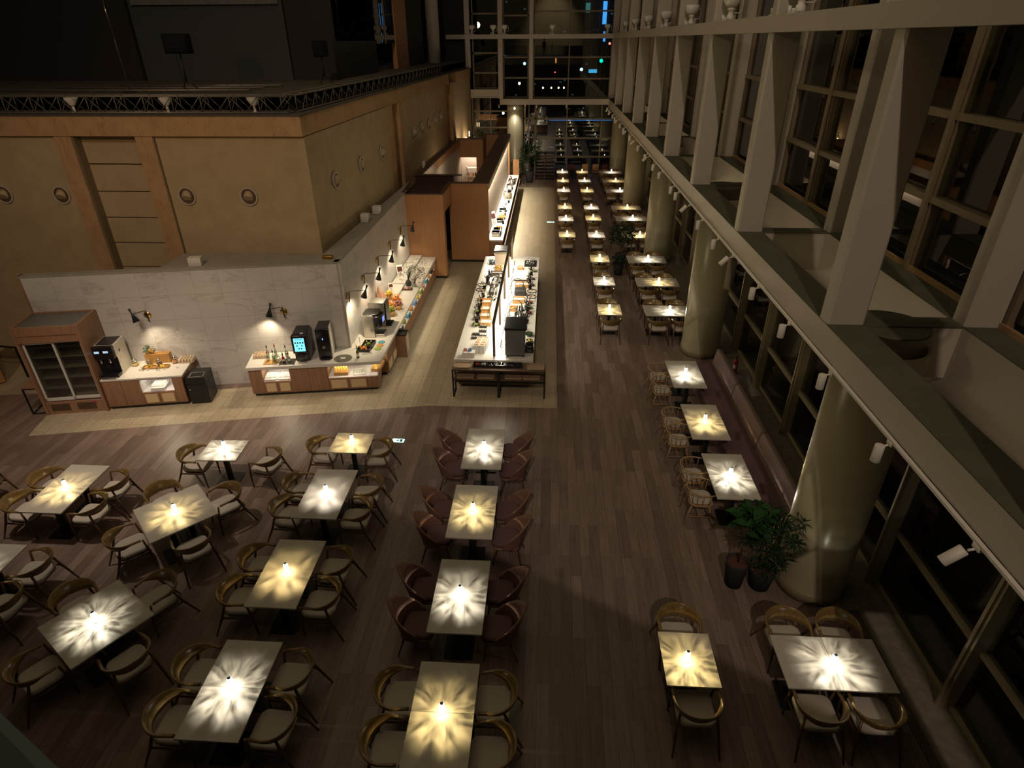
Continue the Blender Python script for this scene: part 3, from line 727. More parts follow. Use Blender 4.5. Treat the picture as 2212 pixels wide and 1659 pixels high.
# crystal table lamps: a glowing faceted body with a small metal knob; the light inside throws a petal pattern
def petal_light(name,color,energy):
    l=bpy.data.lights.new(name,'POINT'); l.energy=energy; l.color=color; l.shadow_soft_size=.004
    l.use_nodes=True; nt=l.node_tree; em=nt.nodes['Emission']
    ge=N(nt,'ShaderNodeNewGeometry'); sp=N(nt,'ShaderNodeSeparateXYZ'); nt.links.new(ge.outputs['Incoming'],sp.inputs[0])
    def mth(op,a,b=None,c=None):
        n=N(nt,'ShaderNodeMath',operation=op)
        for i,q in enumerate((a,b,c)):
            if q is None: continue
            if hasattr(q,'links'): nt.links.new(q,n.inputs[i])
            else: n.inputs[i].default_value=q
        return n.outputs[0]
    x,y,z=sp.outputs
    az=mth('ARCTAN2',y,x)
    rr=mth('SQRT',mth('ADD',mth('MULTIPLY',x,x),mth('MULTIPLY',y,y)))
    r=mth('DIVIDE',rr,mth('MAXIMUM',mth('ABSOLUTE',z),.04))
    lr=mth('LOGARITHM',mth('MAXIMUM',r,.05),2.718)
    wob=mth('MULTIPLY',mth('SINE',mth('MULTIPLY',lr,2.2)),.5)
    p1=mth('POWER',mth('ABSOLUTE',mth('COSINE',mth('ADD',mth('MULTIPLY',az,4.5),wob))),.55)       # broad petals
    p2=mth('POWER',mth('ABSOLUTE',mth('COSINE',mth('ADD',mth('MULTIPLY',az,13.0),mth('MULTIPLY',lr,2.0)))),.7)  # fine rays
    cb=N(nt,'ShaderNodeCombineXYZ'); nt.links.new(mth('MULTIPLY',mth('COSINE',az),2.2),cb.inputs[0]); nt.links.new(mth('MULTIPLY',mth('SINE',az),2.2),cb.inputs[1]); nt.links.new(mth('MULTIPLY',lr,1.1),cb.inputs[2])
    vo=N(nt,'ShaderNodeTexVoronoi',feature='DISTANCE_TO_EDGE'); vo.inputs['Scale'].default_value=1.5; nt.links.new(cb.outputs[0],vo.inputs['Vector'])
    net=mth('SUBTRACT',1.0,mth('MINIMUM',mth('MULTIPLY',vo.outputs['Distance'],5.0),1.0))
    n1=N(nt,'ShaderNodeTexNoise'); n1.inputs['Scale'].default_value=1.2; nt.links.new(cb.outputs[0],n1.inputs['Vector'])
    far=mth('MINIMUM',mth('MAXIMUM',mth('MULTIPLY',mth('SUBTRACT',r,.9),.6),0),1)      # 0 near the foot, 1 far out
    out=mth('MINIMUM',mth('MAXIMUM',mth('SUBTRACT',1.0,mth('MULTIPLY',mth('SUBTRACT',r,3.1),.42)),.05),1.0)
    grow=mth('POWER',mth('MINIMUM',r,3.6),1.75)
    inner=mth('ADD',.34,mth('ADD',mth('MULTIPLY',p2,.25),mth('MULTIPLY',net,.4)))
    pet=mth('MULTIPLY',p1,mth('ADD',.62,mth('MULTIPLY',p2,.38)))
    outer=mth('MULTIPLY',mth('ADD',mth('MULTIPLY',pet,mth('MAXIMUM',mth('MULTIPLY',mth('SUBTRACT',n1.outputs['Fac'],.30),2.6),.12)),mth('MULTIPLY',net,.22)),mth('MULTIPLY',grow,.72))
    f=mth('ADD',mth('MULTIPLY',inner,mth('SUBTRACT',1.0,far)),mth('MULTIPLY',mth('MULTIPLY',outer,far),out))
    side=mth('MAXIMUM',mth('ADD',1.0,mth('MULTIPLY',y,-.5)),.2); down=1.0
    nt.links.new(mth('MULTIPLY',mth('MULTIPLY',f,down),side),em.inputs['Strength'])
    return l
LW=petal_light('table_lamp_white',(1.0,.93,.78),8.0); LY=petal_light('table_lamp_amber',(1.0,.80,.40),7.5)
GW=m_clear('crystal_glow_white',(.96,.96,.93),1.3,(1,.93,.78),.9); GY=m_clear('crystal_glow_amber',(.98,.95,.85),1.3,(1,.84,.50),.9)
def tlamp(kind):
    t=thing('table_lamp','','lamp')
    g=G(); pr=[(.0,.006),(.040,.006),(.046,.02),(.034,.045),(.044,.075),(.030,.10),(.040,.125),(.036,.15),(.018,.165),(0,.168)]
    g.lathe(pr,0,0,12,False); obj('crystal_body',g,GW if kind=='w' else GY,t)
    obj('foot',G().cyl(0,0,0,.006,.047,n=20),'chrome',t)
    obj('knob',G().lathe([(.0,.168),(.009,.168),(.010,.174),(.020,.178),(.021,.188),(.013,.195),(0,.196)],0,0,18),mat('blue_steel_knob',(.14,.24,.48),.3,.6),t)
    o=bpy.data.objects.new('bulb',LW if kind=='w' else LY); C.objects.link(o); o.parent=t; o.location=(0,0,.115)
    return t
PROTO={'arm':armchair(),'tub':tubchair(),'spin':spindlechair(),'lw':tlamp('w'),'ly':tlamp('y')}
PU={k:False for k in PROTO}
bpy.context.view_layer.update()
def place(kind,x,y,rz,label,group,z=0):
    if not PU[kind]:
        p=PROTO[kind]; PU[kind]=True; p.location=(x,y,z); p.rotation_euler=(0,0,rz); p['label']=label; p['group']=group; return p
    return dup(PROTO[kind],(x,y,z),rz,label,group)
def lampon(x,y,kind,desc):
    place('l'+kind,x,y,random.uniform(0,6.28),'small glowing %s crystal lamp on the %s'%({'w':'white','y':'amber'}[kind],desc),'crystal table lamps',.74)
# rz for a chair facing +X is -90 degrees, facing -X is +90
FXp=-PI/2; FXm=PI/2; FYp=0; FYm=PI
gA='oak armchairs with cream seats'
def jit(): return random.uniform(-.06,.06)
def four(x,y,desc,kind='arm',off=.62,seam=None,lamp='w',dy=.34,lx=0,ly=0):
    table(.79,1.39,'greige laminate %s on black pedestals'%desc,(x,y,0),0,'long four-seat tables',seam)
    nmk={'arm':'oak armchair','tub':'mauve tub chair'}[kind]
    for sx in (-1,1):
        for sy in (-1,1):
            place(kind,x+sx*(off+random.uniform(-.02,.02)),y+sy*dy,(FXp if sx<0 else FXm)+jit(),'%s, %s %s seat of the %s'%(nmk,'near' if sy<0 else 'far','left' if sx<0 else 'right',desc),gA if kind=='arm' else 'mauve tub chairs')
    lampon(x+lx,y+ly,lamp,desc)
four(-8.89,8.46,'long table nearest the drinks fridge',lamp='y',seam='y')
table(.79,1.39,'greige laminate table cut off by the left picture edge',(-8.9,6.30,0),0,'long four-seat tables')
lampon(-8.9,6.3,'w','table cut off by the left picture edge')
place('arm',-8.26,6.68,FXm+.05,'oak armchair at the far right seat of the table cut off at left',gA)
place('arm',-8.22,5.98,FXm-.05,'oak armchair at the near right seat of the table cut off at left',gA)
place('arm',-9.52,6.64,FXp,'oak armchair on the left side of the table cut off at left',gA)
place('arm',-10.95,8.8,FXm,'lone oak armchair at the extreme left picture edge',gA)
four(-3.96,8.57,'rear long table of the second column',lamp='w')
four(-3.96,6.65,'middle long table of the second column',lamp='y')
four(-3.93,4.69,'front long table of the second column',lamp='w',seam='y')
four(-1.19,10.13,'rear mauve-chair table',kind='tub',lamp='w',off=.60)
four(-1.20,8.23,'middle mauve-chair table',kind='tub',lamp='y',off=.60)
four(-1.18,6.35,'front mauve-chair table',kind='tub',lamp='w',off=.60)
four(-1.16,4.50,'long table at the bottom centre',lamp='y',seam='y',off=.60)
def tilted(x,y,a,desc,lamp):
    table(1.11,1.11,'greige laminate %s on black pedestals'%desc,(x,y,0),a,'tilted square tables')
    for k,nmx in ((90,'far left'),(0,'far right'),(180,'near left'),(270,'near right')):
        th=a+R_(k)+0; px=x+.80*math.cos(th); py=y+.80*math.sin(th)
        place('arm',px,py,th+PI/2+jit(),'oak armchair at the %s side of the %s'%(nmx,desc),gA)
    lampon(x,y,lamp,desc)
tilted(-6.48,7.92,R_(45),'rear tilted square table','y')
tilted(-6.36,5.59,R_(57),'front tilted square table','w')
table(.80,.70,'small square table in front of the drinks counter',(-6.51,9.78,0),R_(2),'small two-seat tables'); lampon(-6.51,9.85,'w','small square table in front of the drinks counter')
place('arm',-7.08,9.72,FXp,'oak armchair left of the small square table by the drinks counter',gA)
place('arm',-5.62,9.72,FXm-.25,'oak armchair pulled out right of the small square table',gA)
table(.80,.70,'small square table beside the glowing floor marker',(-3.95,10.17,0),0,'small two-seat tables'); lampon(-3.95,10.2,'y','small square table beside the glowing floor marker')
place('arm',-4.55,10.15,FXp,'oak armchair left of the table beside the glowing floor reflection',gA)
place('arm',-3.42,10.12,FXm+.1,'oak armchair right of the table beside the glowing floor reflection',gA)
table(.70,.82,'small table in front of the two dark planters',(2.03,5.43,0),0,'small two-seat tables'); lampon(2.0,5.4,'y','small table in front of the two planters')
place('arm',2.03,6.02,FYm,'oak armchair behind the small table near the two planters',gA)
place('arm',2.05,4.92,FYp,'oak armchair in front of the small table near the two planters',gA)
table(1.39,.80,'wide table beside the nearest round column',(3.93,5.47,0),0,'wide four-seat tables','x'); lampon(3.93,5.45,'w','wide table beside the nearest round column')
for dx,dy,a,n in ((-.35,.58,FYm,'back left'),(.35,.58,FYm,'back right'),(-.33,-.52,FYp,'front left'),(.36,-.52,FYp,'front right')):
    place('arm',3.93+dx,5.47+dy,a+jit(),'oak armchair at the %s of the wide table beside the nearest column'%n,gA)
# banquette tables
for (x,y,l,n) in ((3.51,13.54,'w','rear'),(3.52,11.37,'y','middle'),(3.59,9.47,'w','front')):
    desc='%s table along the mauve banquette'%n
    table(.79,1.39,'greige laminate %s'%desc,(x,y,0),0,'long four-seat tables'); lampon(x,y,l,desc)
    for s,q in ((.34,'far'),(-.34,'near')):
        place('spin',x-.60,y+s,FXp+jit(),'pale spindle-back armchair at the %s seat of the %s'%(q,desc),'spindle-back armchairs')
# rows of small tables in the distance
A_=[25.5,28.15,30.45,34.3,36.95,39.7]; B_=[17.2,19.75,22.25,25.5,28.3,30.4,34.3,37.0,39.7]
od=['nearest','second','third','fourth','fifth','sixth','seventh','eighth','farthest']
lampA=['y','w','y','w','y','w']; lampB=['y','w','y','w','y','w','y','w','y']; lampC=['w','y','w','y','w','y','w','y','w']
def o_(k,n): return 'farthest' if k==n-1 else od[k]
for k,y in enumerate(A_):
    x=.83; desc='%s table of the row beside the tiled aisle'%o_(k,6)
    table(.70,.84,'small greige %s'%desc,(x,y+.42,0),0,'small two-seat tables'); lampon(x,y+.42,lampA[k],desc)
    place('arm',x,y+1.02,FYm,'oak armchair, far side of the %s'%desc,gA); place('arm',x,y-.16,FYp,'oak armchair, near side of the %s'%desc,gA)
for k,y in enumerate(B_):
    x=(1.96,1.98,2.0,2.08,2.11,2.13,2.12,2.10,2.07)[k]; desc='%s table of the middle small-table row'%o_(k,9)
    table(.71,.84,'small greige %s'%desc,(x,y+.42,0),0,'small two-seat tables'); lampon(x,y+.42,lampB[k],desc)
    place('arm',x,y+1.02,FYm,'oak armchair, far side of the %s'%desc,gA); place('arm',x,y-.16,FYp,'oak armchair, near side of the %s'%desc,gA)
for k,y in enumerate(B_):
    x=(3.74,3.79,3.76,3.86,3.87,3.85,3.86,3.87,3.85)[k]; desc='%s wide table of the window row'%o_(k,9)
    table(1.42,.82,'greige %s'%desc,(x,y+.41,0),0,'wide four-seat tables'); lampon(x+.06,y+.41,lampC[k],desc)
    for dx,q in ((-.35,'left'),(.35,'right')):
        place('arm',x+dx,y+1.0,FYm+jit(),'oak armchair, far %s seat of the %s'%(q,desc),gA); place('arm',x+dx-(.05 if k in (3,6) else 0),y-.14+(.18 if k in (3,6) else 0),FYp+jit(),'oak armchair, near %s seat of the %s'%(q,desc),gA)
# banquette
bq=thing('banquette','long dusty mauve velvet banquette against the granite strip by the windows','banquette',(0,0,0))
ys=[14.75,12.85,10.8,8.55]
for i in range(3):
    y1,y0=ys[i],ys[i+1]
    obj('seat_cushion',G().rbox(3.86,y0+.004,.30,4.55,y1-.004,.46,.03,.02),'velvetseat',bq)
    g=G().rbox(-.075,y0+.004,0,.075,y1-.004,.46,.05,.05,6).rot(.16,(0,0,0),'Y').move((4.55,0,.42))
    obj('back_cushion',g,'velvet',bq)
obj('plinth',G().box(3.90,8.55,0,4.60,14.75,.30),'velvet',bq)
obj('back_panel',G().box(4.60,8.55,0,4.72,14.75,.80),'velvet',bq)
ex=thing('fire_extinguisher','small red fire extinguisher behind the far end of the mauve banquette','extinguisher',(5.2,15.0,.012))
obj('cylinder',G().lathe([(0,0),(.06,0),(.065,.02),(.065,.36),(.04,.42),(.02,.44),(0,.44)],0,0,18),'red',ex)
obj('valve',G().lathe([(.0,.44),(.02,.44),(.02,.49),(0,.49)]).box(-.01,-.06,.47,.01,.04,.49),'black',ex); obj('label_sticker',G().grid(lambda u,v:(.0655*math.cos(PI*1.1+u*1.4),.0655*math.sin(PI*1.1+u*1.4),.16+v*.12),8,2),'ceramic',ex)
# ------------------------------------------------------------------ plants
def leaves(g,c,r,n,L,Wd,droop=.3,zs=1.0):
    for _ in range(n):
        th=random.uniform(0,2*PI); ph=math.acos(random.uniform(-.7,1)); k=random.uniform(.45,1)**.6
        p=Vector((c[0]+r*k*math.sin(ph)*math.cos(th),c[1]+r*k*math.sin(ph)*math.sin(th),c[2]+r*k*math.cos(ph)*zs))
        a=random.uniform(0,2*PI); l=L*random.uniform(.7,1.2); w_=Wd*random.uniform(.7,1.2)
        d=Vector((math.cos(a),math.sin(a),random.uniform(-.4,.5))).normalized(); s=d.cross(Vector((0,0,1))).normalized()*w_/2
        m=p+d*l*.5+Vector((0,0,.06*l)); e=p+d*l-Vector((0,0,droop*l))
        g.add([p,m+s,e,m-s],[(0,1,2),(0,2,3)],True)
def rosette(g,p,n,L,Wd):
    for i in range(n):
        a=2*PI*i/n+random.uniform(-.2,.2); el=random.uniform(-.5,.9); d=Vector((math.cos(a)*math.cos(el),math.sin(a)*math.cos(el),math.sin(el))); s=d.cross(Vector((0,0,1))).normalized()*Wd/2
        p=Vector(p); m=p+d*L*.5; e=p+d*L-Vector((0,0,.18*L)); g.add([p,m+s,e,m-s],[(0,1,2),(0,2,3)],True)
def pot(t,r,h,m='pot'):
    obj('pot',G().lathe([(0,0),(r*.72,0),(r*.98,h*.9),(r,h),(r*.92,h),(r*.88,h-.05),(0,h-.05)],0,0,28),m,t)
    obj('clay_pebbles',G().lathe([(0,h-.02),(r*.85,h-.04)],0,0,20),'soil',t)
p1=thing('potted_fiddle_leaf_plant','potted broad-leaf fig with dark pot, left of the two planters','potted plant',(3.26,7.48,0))
pot(p1,.19,.52); obj('stem',G().tube([(0,0,.5),(.03,.0,.9),(.05,.02,1.35)],[.018,.014,.01],8),'oakleg',p1)
g=G(); leaves(g,(.05,.02,1.42),.26,60,.26,.17,.2,1.1); obj('foliage',g,'leaf',p1)
p2=thing('potted_tree','tall narrow-leaf plant in a round dark pot beside the nearest column','potted plant',(3.68,7.47,0))
pot(p2,.23,.42)
for q in range(4): obj('stem',G().tube([(.03*q-.05,.02*q,.4),(.06*q-.1,.05*q-.1,.9),(.13*q-.15,.1*q-.16,1.45)],[.016,.012,.007],6),'palewood',p2)
g=G()
for _ in range(58): rosette(g,(random.uniform(-.32,.34),random.uniform(-.28,.28),random.uniform(.55,1.62)),10,random.uniform(.15,.22),.026)
obj('foliage',g,'leafdark',p2)
def bush(x,y,r,h,pr,ph,label,name='potted_shrub',leaf='leaf',n=260):
    t=thing(name,label,'potted plant',(x,y,0)); pot(t,pr,ph)
    for q in range(3): obj('stem',G().tube([(.04*q-.04,0,ph-.05),(.08*q-.08,.05*q-.05,h*.6)],[.015,.008],6),'oakleg',t)
    g=G(); leaves(g,(0,0,h*.7),r,n,.14,.07,.3,h*.3/r); obj('foliage',g,leaf,t); return t
bush(2.95,24.1,.55,1.75,.22,.5,'dark potted tree between the middle and window rows, front one','potted_tree','leafdark',420)
bush(2.78,23.0,.25,.8,.2,.42,'small potted shrub between the rows, in front of the potted tree','potted_shrub','leafdark',80)
bush(-1.25,40.6,.75,2.4,.28,.65,'leafy green potted tree beside the far column, right one','potted_tree','leaf',620)
bush(-2.0,40.2,.45,1.5,.28,.6,'bushy green potted shrub beside the far column, left one','potted_shrub','leaf',300)
bush(-4.6,38.9,.45,3.4,.25,.5,'leafy plant rising behind the wood rooms','potted_shrub','leafdark',260)
# rack of stacked trays at the end and bar of coloured chairs
rk=thing('tray_trolley','dark slatted trolley standing against the end glazing','trolley',(-.28,41.75,0))
for x in (-.62,0,.62): obj('post',G().box(x-.03,-.3,0.08,x+.03,.3,1.35),'brown',rk)
for i in range(6): obj('tray_shelf',G().box(-.65,-.32,.12+i*.22,.65,.32,.17+i*.22),'brown',rk)
for x in (-.6,.6): obj('wheel',G().cyl(0,0,-.04,.04,.04,n=14).rot(PI/2,axis='X').move((x,-.2,.04)),'black',rk)
for k,(x,m) in enumerate(((1.45,'dimred'),(2.35,'crate'),(3.05,'panel'),(3.65,'dimred'))):
    t=thing('side_chair','small %s side chair against the end glazing, %s from the left'%({'dimred':'dark red','crate':'yellow wood','panel':'orange wood'}[m],('first','second','third','fourth')[k]),'chair',(x,41.8,0))
    obj('seat',G().rbox(-.2,-.2,.42,.2,.2,.46,.05,.01),m,t); obj('backrest',G().rbox(-.2,.16,.5,.2,.2,.9,.04,.01),m,t)
    for sx in (-1,1):
        for sy in (-1,1): obj('leg',G().tube([(sx*.18,sy*.17,0),(sx*.16,sy*.15,.43)],.014,6),'oakleg',t)
for k,x in enumerate((.9,1.9)):
    tag(obj('storage_box',G().rbox(-.38,-.25,0,.38,.25,.75,.03,.01),mat('navy_box',(.02,.04,.06),.5),None,(x-.15,42.45,0)),'dark blue box against the end glazing, %s one'%('left','right')[k],'box')
bd=thing('barrier_stand','thin black belt barrier frame across the far end of the tiled aisle','barrier',(-1.0,39.9,0))
obj('frame',G().tube([(-.6,0,0),(-.6,0,1.0)],.012,6).tube([(.75,0,0),(.75,0,1.0)],.012,6).tube([(-.6,0,1.0),(.75,0,1.0)],.01,6),'black',bd)
sg_=thing('sign_board','orange framed sign board leaning near the far column','sign',(-2.05,39.4,0)); obj('board',G().box(-.2,-.02,.4,.2,.02,1.6),'panel',sg_); obj('frame',G().tube([(-.2,-.02,0),(-.2,-.02,1.62),(.2,-.02,1.62),(.2,-.02,0)],.015,6),'black',sg_)
# glowing plates put in for exit sign reflections on the glossy floor
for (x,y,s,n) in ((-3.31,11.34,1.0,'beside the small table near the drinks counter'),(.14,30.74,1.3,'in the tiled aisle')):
    t=thing('exit_reflection_plate','glowing pale green plate for an exit sign reflection in the floor '+n,'exit reflection',(x,y,.004))
    obj('lit_plate',G().rbox(-.14*s,-.07*s,0,.14*s,.07*s,.006,.01,.002),mat('exit_reflection_glow',(.75,1,.9),.5,emit=1.6,ecol=(.55,1,.88)),t)
    obj('frame',G().box(-.16*s,-.09*s,0,.16*s,-.07*s,.004).box(-.16*s,.07*s,0,.16*s,.09*s,.004).box(-.16*s,-.09*s,0,-.14*s,.09*s,.004).box(.14*s,-.09*s,0,.16*s,.09*s,.004),'steel',t)
    obj('running_figure',G().box(-.05,-.02,.006,.02,.0,.008).box(-.02,.0,.006,.0,.05,.008).box(.04,-.05,.006,.10,.05,.008),mat('exit_dark_green',(.0,.22,.12),.6),t)
# ------------------------------------------------------------------ counters
UA=math.atan(.196)
def cab_door(t,x0,x1,z0,z1,y,cane=False):
    d=obj('door',G().rbox(x0+.004,y-.02,z0,x1-.004,y,z1,.003,.002),'walnut',t)
    if cane: obj('cane_panel',G().box(x0+.05,y-.024,z0+.045,x1-.05,y-.0195,z1-.045),'cane',d)
# fridge
fr=thing('display_fridge','tall walnut-clad display fridge with sliding glass doors at the left end','fridge',(-12.2,11.97,0),UA)
FW=1.43; FD=.98; FH=2.33
obj('side_panel',G().box(0,0,0,.06,FD,FH),'walnut',fr); obj('side_panel',G().box(FW-.06,0,0,FW,FD,FH),'walnut',fr)
obj('top_fascia',G().box(.06,0,2.12,FW-.06,.06,FH).box(.06,.02,1.93,FW-.06,.08,2.12).box(.06,FD-.05,2.1,FW-.06,FD,FH),'walnut',fr)
obj('top_panel',G().box(.06,.06,FH-.05,FW-.06,FD-.05,FH-.03),mat('grey_top_panel',(.13,.135,.12),.4),fr)
obj('kick_panel',G().box(.06,.04,0,FW-.06,.10,.33),'walnut',fr)
for q in range(2):
    vg=G().box(.15+q*.6,.037,.09,.58+q*.6,.040,.28)
    for i in range(12):
        for j in range(5): vg.box(.16+q*.6+i*.035,.030,.10+j*.035,.185+q*.6+i*.035,.041,.115+j*.035)
    obj('vent_grille',vg,'brown',fr); obj('control_display',G().box(1.12,.034,.24,1.22,.042,.30),mat('red_display',(.25,.03,.05),.4,emit=.25),fr)
obj('cavity',G().box(.06,.9,.33,FW-.06,.93,1.95).box(.06,.12,.33,.08,.9,1.95).box(FW-.08,.12,.33,FW-.06,.9,1.95),mat('fridge_lining',(.30,.31,.25),.5),fr)
for z in (.62,.90,1.18,1.46,1.72): obj('wire_shelf',G().box(.08,.2,z,FW-.08,.85,z+.008),mat('fridge_wire',(.16,.16,.13),.5),fr)
for x0,x1,y in ((.08,.76,.07),(.70,FW-.08,.10)):
    d=obj('sliding_door',G().box(x0,y,.36,x0+.045,y+.03,1.93).box(x1-.045,y,.36,x1,y+.03,1.93).box(x0,y,.36,x1,y+.03,.44).box(x0,y,1.88,x1,y+.03,1.93),'alu',fr)
    obj('door_glass',G().box(x0+.04,y+.012,.43,x1-.04,y+.018,1.89),mat('fridge_glass_dummy',(.2,.2,.2)) if False else M['clear'],d)
# side table beyond the fridge
st=thing('side_table','small side table with black frame standing against the left side of the fridge','side table',(-12.46,12.28,0),UA)
obj('top',G().box(-.19,-.25,.72,.19,.25,.75),'walnut',st)
fg=G()
for x in (-.175,.175):
    fg.bar((x,-.235,0),(x,-.235,.72),.03,.03).bar((x,.235,0),(x,.235,.72),.03,.03).bar((x,-.235,.015),(x,.235,.015),.03,.03).bar((x,-.235,.705),(x,.235,.705),.03,.03)
for y in (-.235,.235): fg.bar((-.175,y,.015),(.175,y,.015),.03,.03).bar((-.175,y,.705),(.175,y,.705),.03,.03)
obj('frame',fg,'black',st)
tag(obj('napkin_stack',G().rbox(-.05,-.05,0,.05,.05,.04,.01,.004),'ceramic',None,(-12.44,12.38,.75),UA),'white napkin stack on the side table left of the fridge','napkins')
lc=thing('wood_cabinet','orange wood cabinet block cut off by the left picture edge','cabinet',(-14.5,13.5,0),R_(45))
obj('body',G().box(-1.6,0,.04,0,1,1.0),'panel',lc); obj('plinth',G().box(-1.55,.05,0,-.05,.95,.04),'black',lc)
bs=thing('barrier_post','thin black barrier frame behind the cabinet at the left edge','barrier',(-14.15,13.85,0)); obj('frame',G().bar((0,0,0),(0,0,.92),.05,.05).bar((0,0,.90),(-1.2,.15,.90),.04,.04),'black',bs)
# counter A
ca=thing('drinks_cabinet','low walnut drinks cabinet between the fridge and the black bin','cabinet',(-10.78,12.29,0),UA)
LA=1.86; DA=.98; H0=.80
obj('plinth',G().box(.02,.06,0,LA-.02,DA,.09),'black',ca)
obj('carcass',G().box(0,.02,.09,.02,DA,H0).box(LA-.02,.02,.09,LA,DA,H0).box(0,DA-.02,.09,LA,DA,H0).box(.02,.03,.09,LA-.02,DA-.02,.42).box(.02,.03,.42,.85,DA-.02,H0).box(1.62,.03,.42,LA-.02,DA-.02,H0).box(.85,.03,.77,1.62,DA-.02,H0),'walnut',ca)
cab_door(ca,.02,.43,.09,H0-.01,.03); cab_door(ca,.43,.85,.09,H0-.01,.03)
cab_door(ca,.85,1.235,.09,.42,.03,True); cab_door(ca,1.235,1.62,.09,.42,.03,True); cab_door(ca,1.62,LA,.09,H0-.01,.03)
obj('niche_lining',G().box(.85,.04,.42,1.62,.6,.43).box(.85,.6,.43,1.62,.61,.77).box(.85,.04,.43,.86,.6,.77).box(1.61,.04,.43,1.62,.6,.77),'niche',ca)
tag(obj('worktop',G().rbox(0,0,H0,LA+.03,DA,H0+.045,.004,.004),'worktop',None,(-10.78,12.29,0),UA),'white stone worktop on the low drinks cabinet beside the fridge','worktop')
def loc(o,a,x,y): return (o[0]+x*math.cos(a)-y*math.sin(a), o[1]+x*math.sin(a)+y*math.cos(a))
OA=(-10.78,12.29)
# waste bin
wb=thing('waste_bin','black metal waste bin at the right end of the low drinks cabinet','bin',(-8.92,12.67,0),UA)
obj('body',G().box(.03,0,.02,.50,.55,.55),'black',wb); obj('hood',G().prism([(.03,0),(.50,0),(.50,.55),(.03,.55)],.56,.74),'black',wb)
obj('opening',G().box(.12,.06,.735,.42,.28,.745),mat('bin_hole',(.002,.002,.002),.9),wb); obj('opening_rim',G().box(.10,.04,.738,.44,.06,.75).box(.10,.28,.738,.44,.30,.75).box(.10,.04,.738,.12,.30,.75).box(.42,.04,.738,.44,.30,.75),'steel',wb)
obj('lock',G().lathe([(0,0),(.015,0),(.015,.01),(0,.01)],0,0,12).rot(PI/2,axis='X').move((.08,0,.42)),'chrome',wb)
# counter C
UC=math.atan2(.52,3.17); OC=(-7.47,13.09); LC=3.21
cc=thing('drinks_counter','long walnut drinks counter in front of the marble wall','cabinet',(OC[0],OC[1],0),UC)
obj('plinth',G().box(.04,.07,0,LC-.05,.8,.09),'black',cc)
obj('carcass',G().box(0,.02,.09,.02,.84,.78).box(.02,.03,.09,LC,.84,.42).box(.02,.03,.42,.32,.84,.78).box(1.0,.03,.42,1.95,.84,.78).box(.32,.55,.42,1.0,.84,.78).box(1.95,.80,.42,LC,.84,.78),'walnut',cc)
cab_door(cc,.02,.32,.09,.77,.03); cab_door(cc,.32,.66,.09,.42,.03,True); cab_door(cc,.66,1.0,.09,.42,.03,True)
cab_door(cc,1.0,1.47,.09,.77,.03); cab_door(cc,1.47,1.95,.09,.77,.03); cab_door(cc,1.95,2.45,.09,.42,.03,True); cab_door(cc,2.45,2.93,.09,.42,.03,True); cab_door(cc,2.93,LC,.09,.42,.03)
obj('niche_lining',G().box(.32,.035,.42,1.0,.55,.43).box(.32,.54,.43,1.0,.55,.77),'niche',cc); obj('niche_shelf',G().box(1.95,.035,.42,LC-.02,.8,.43),'niche',cc)
# counter B along the side wall
cbn=thing('buffet_counter','long walnut buffet counter running back along the marble side wall','cabinet',(-4.23,13.66,0),0)
obj('plinth',G().box(-.9,.80,0,-.08,8.5,.09),'black',cbn)
obj('carcass',G().box(-.95,.78,.09,-.03,8.56,.42).box(-.95,.75,.42,-.55,8.56,.78).box(-.95,.75,.42,-.03,2.0,.78).box(-.95,8.5,.42,0,8.56,.78),'walnut',cbn)
for i in range(15):
    y0=.79+i*.515; d=obj('door',G().box(-.03,y0+.004,.09,-.01,y0+.511,.42),'walnut',cbn)
    if i<2: obj('cane_panel',G().box(-.0105,y0+.06,.14,-.006,y0+.44,.38),'cane',d)
for i in range(2): obj('door',G().box(-.03,.75+i*.62,.42,-.01,1.37+i*.62-.008,.77),'walnut',cbn)
obj('shelf_lining',G().box(-.55,2.0,.42,-.02,8.5,.43).box(-.55,2.0,.43,-.54,8.5,.78),'niche',cbn)
obj('shelf_edge',G().box(-.03,2.0,.425,0,8.5,.46),'walnut',cbn)
# L shaped top shared by both runs
tag(obj('worktop',G().prism([(-7.50,13.07),(-4.20,13.61),(-4.20,22.22),(-5.19,22.22),(-5.19,14.36),(-7.66,13.86)],.78,.86),'worktop'),'long L-shaped white stone worktop over the drinks and buffet counters','worktop')
WZ=.86
# bin beside the buffet
b2=thing('waste_bin','narrow wood and steel waste bin beside the buffet counter','bin',(-4.13,15.70,0)); obj('body',G().box(-.14,-.17,.0,.16,.17,.68),'walnut',b2)
obj('steel_side',G().box(.16,-.17,0,.17,.17,.70),'steel',b2); obj('liner',G().box(-.15,-.18,.68,.17,-.155,.72).box(-.15,.155,.68,.17,.18,.72).box(-.15,-.155,.68,-.125,.155,.72).box(.145,-.155,.68,.17,.155,.72),'black',b2); obj('bag',G().box(-.125,-.155,.66,.145,.155,.685),'darkceramic',b2)
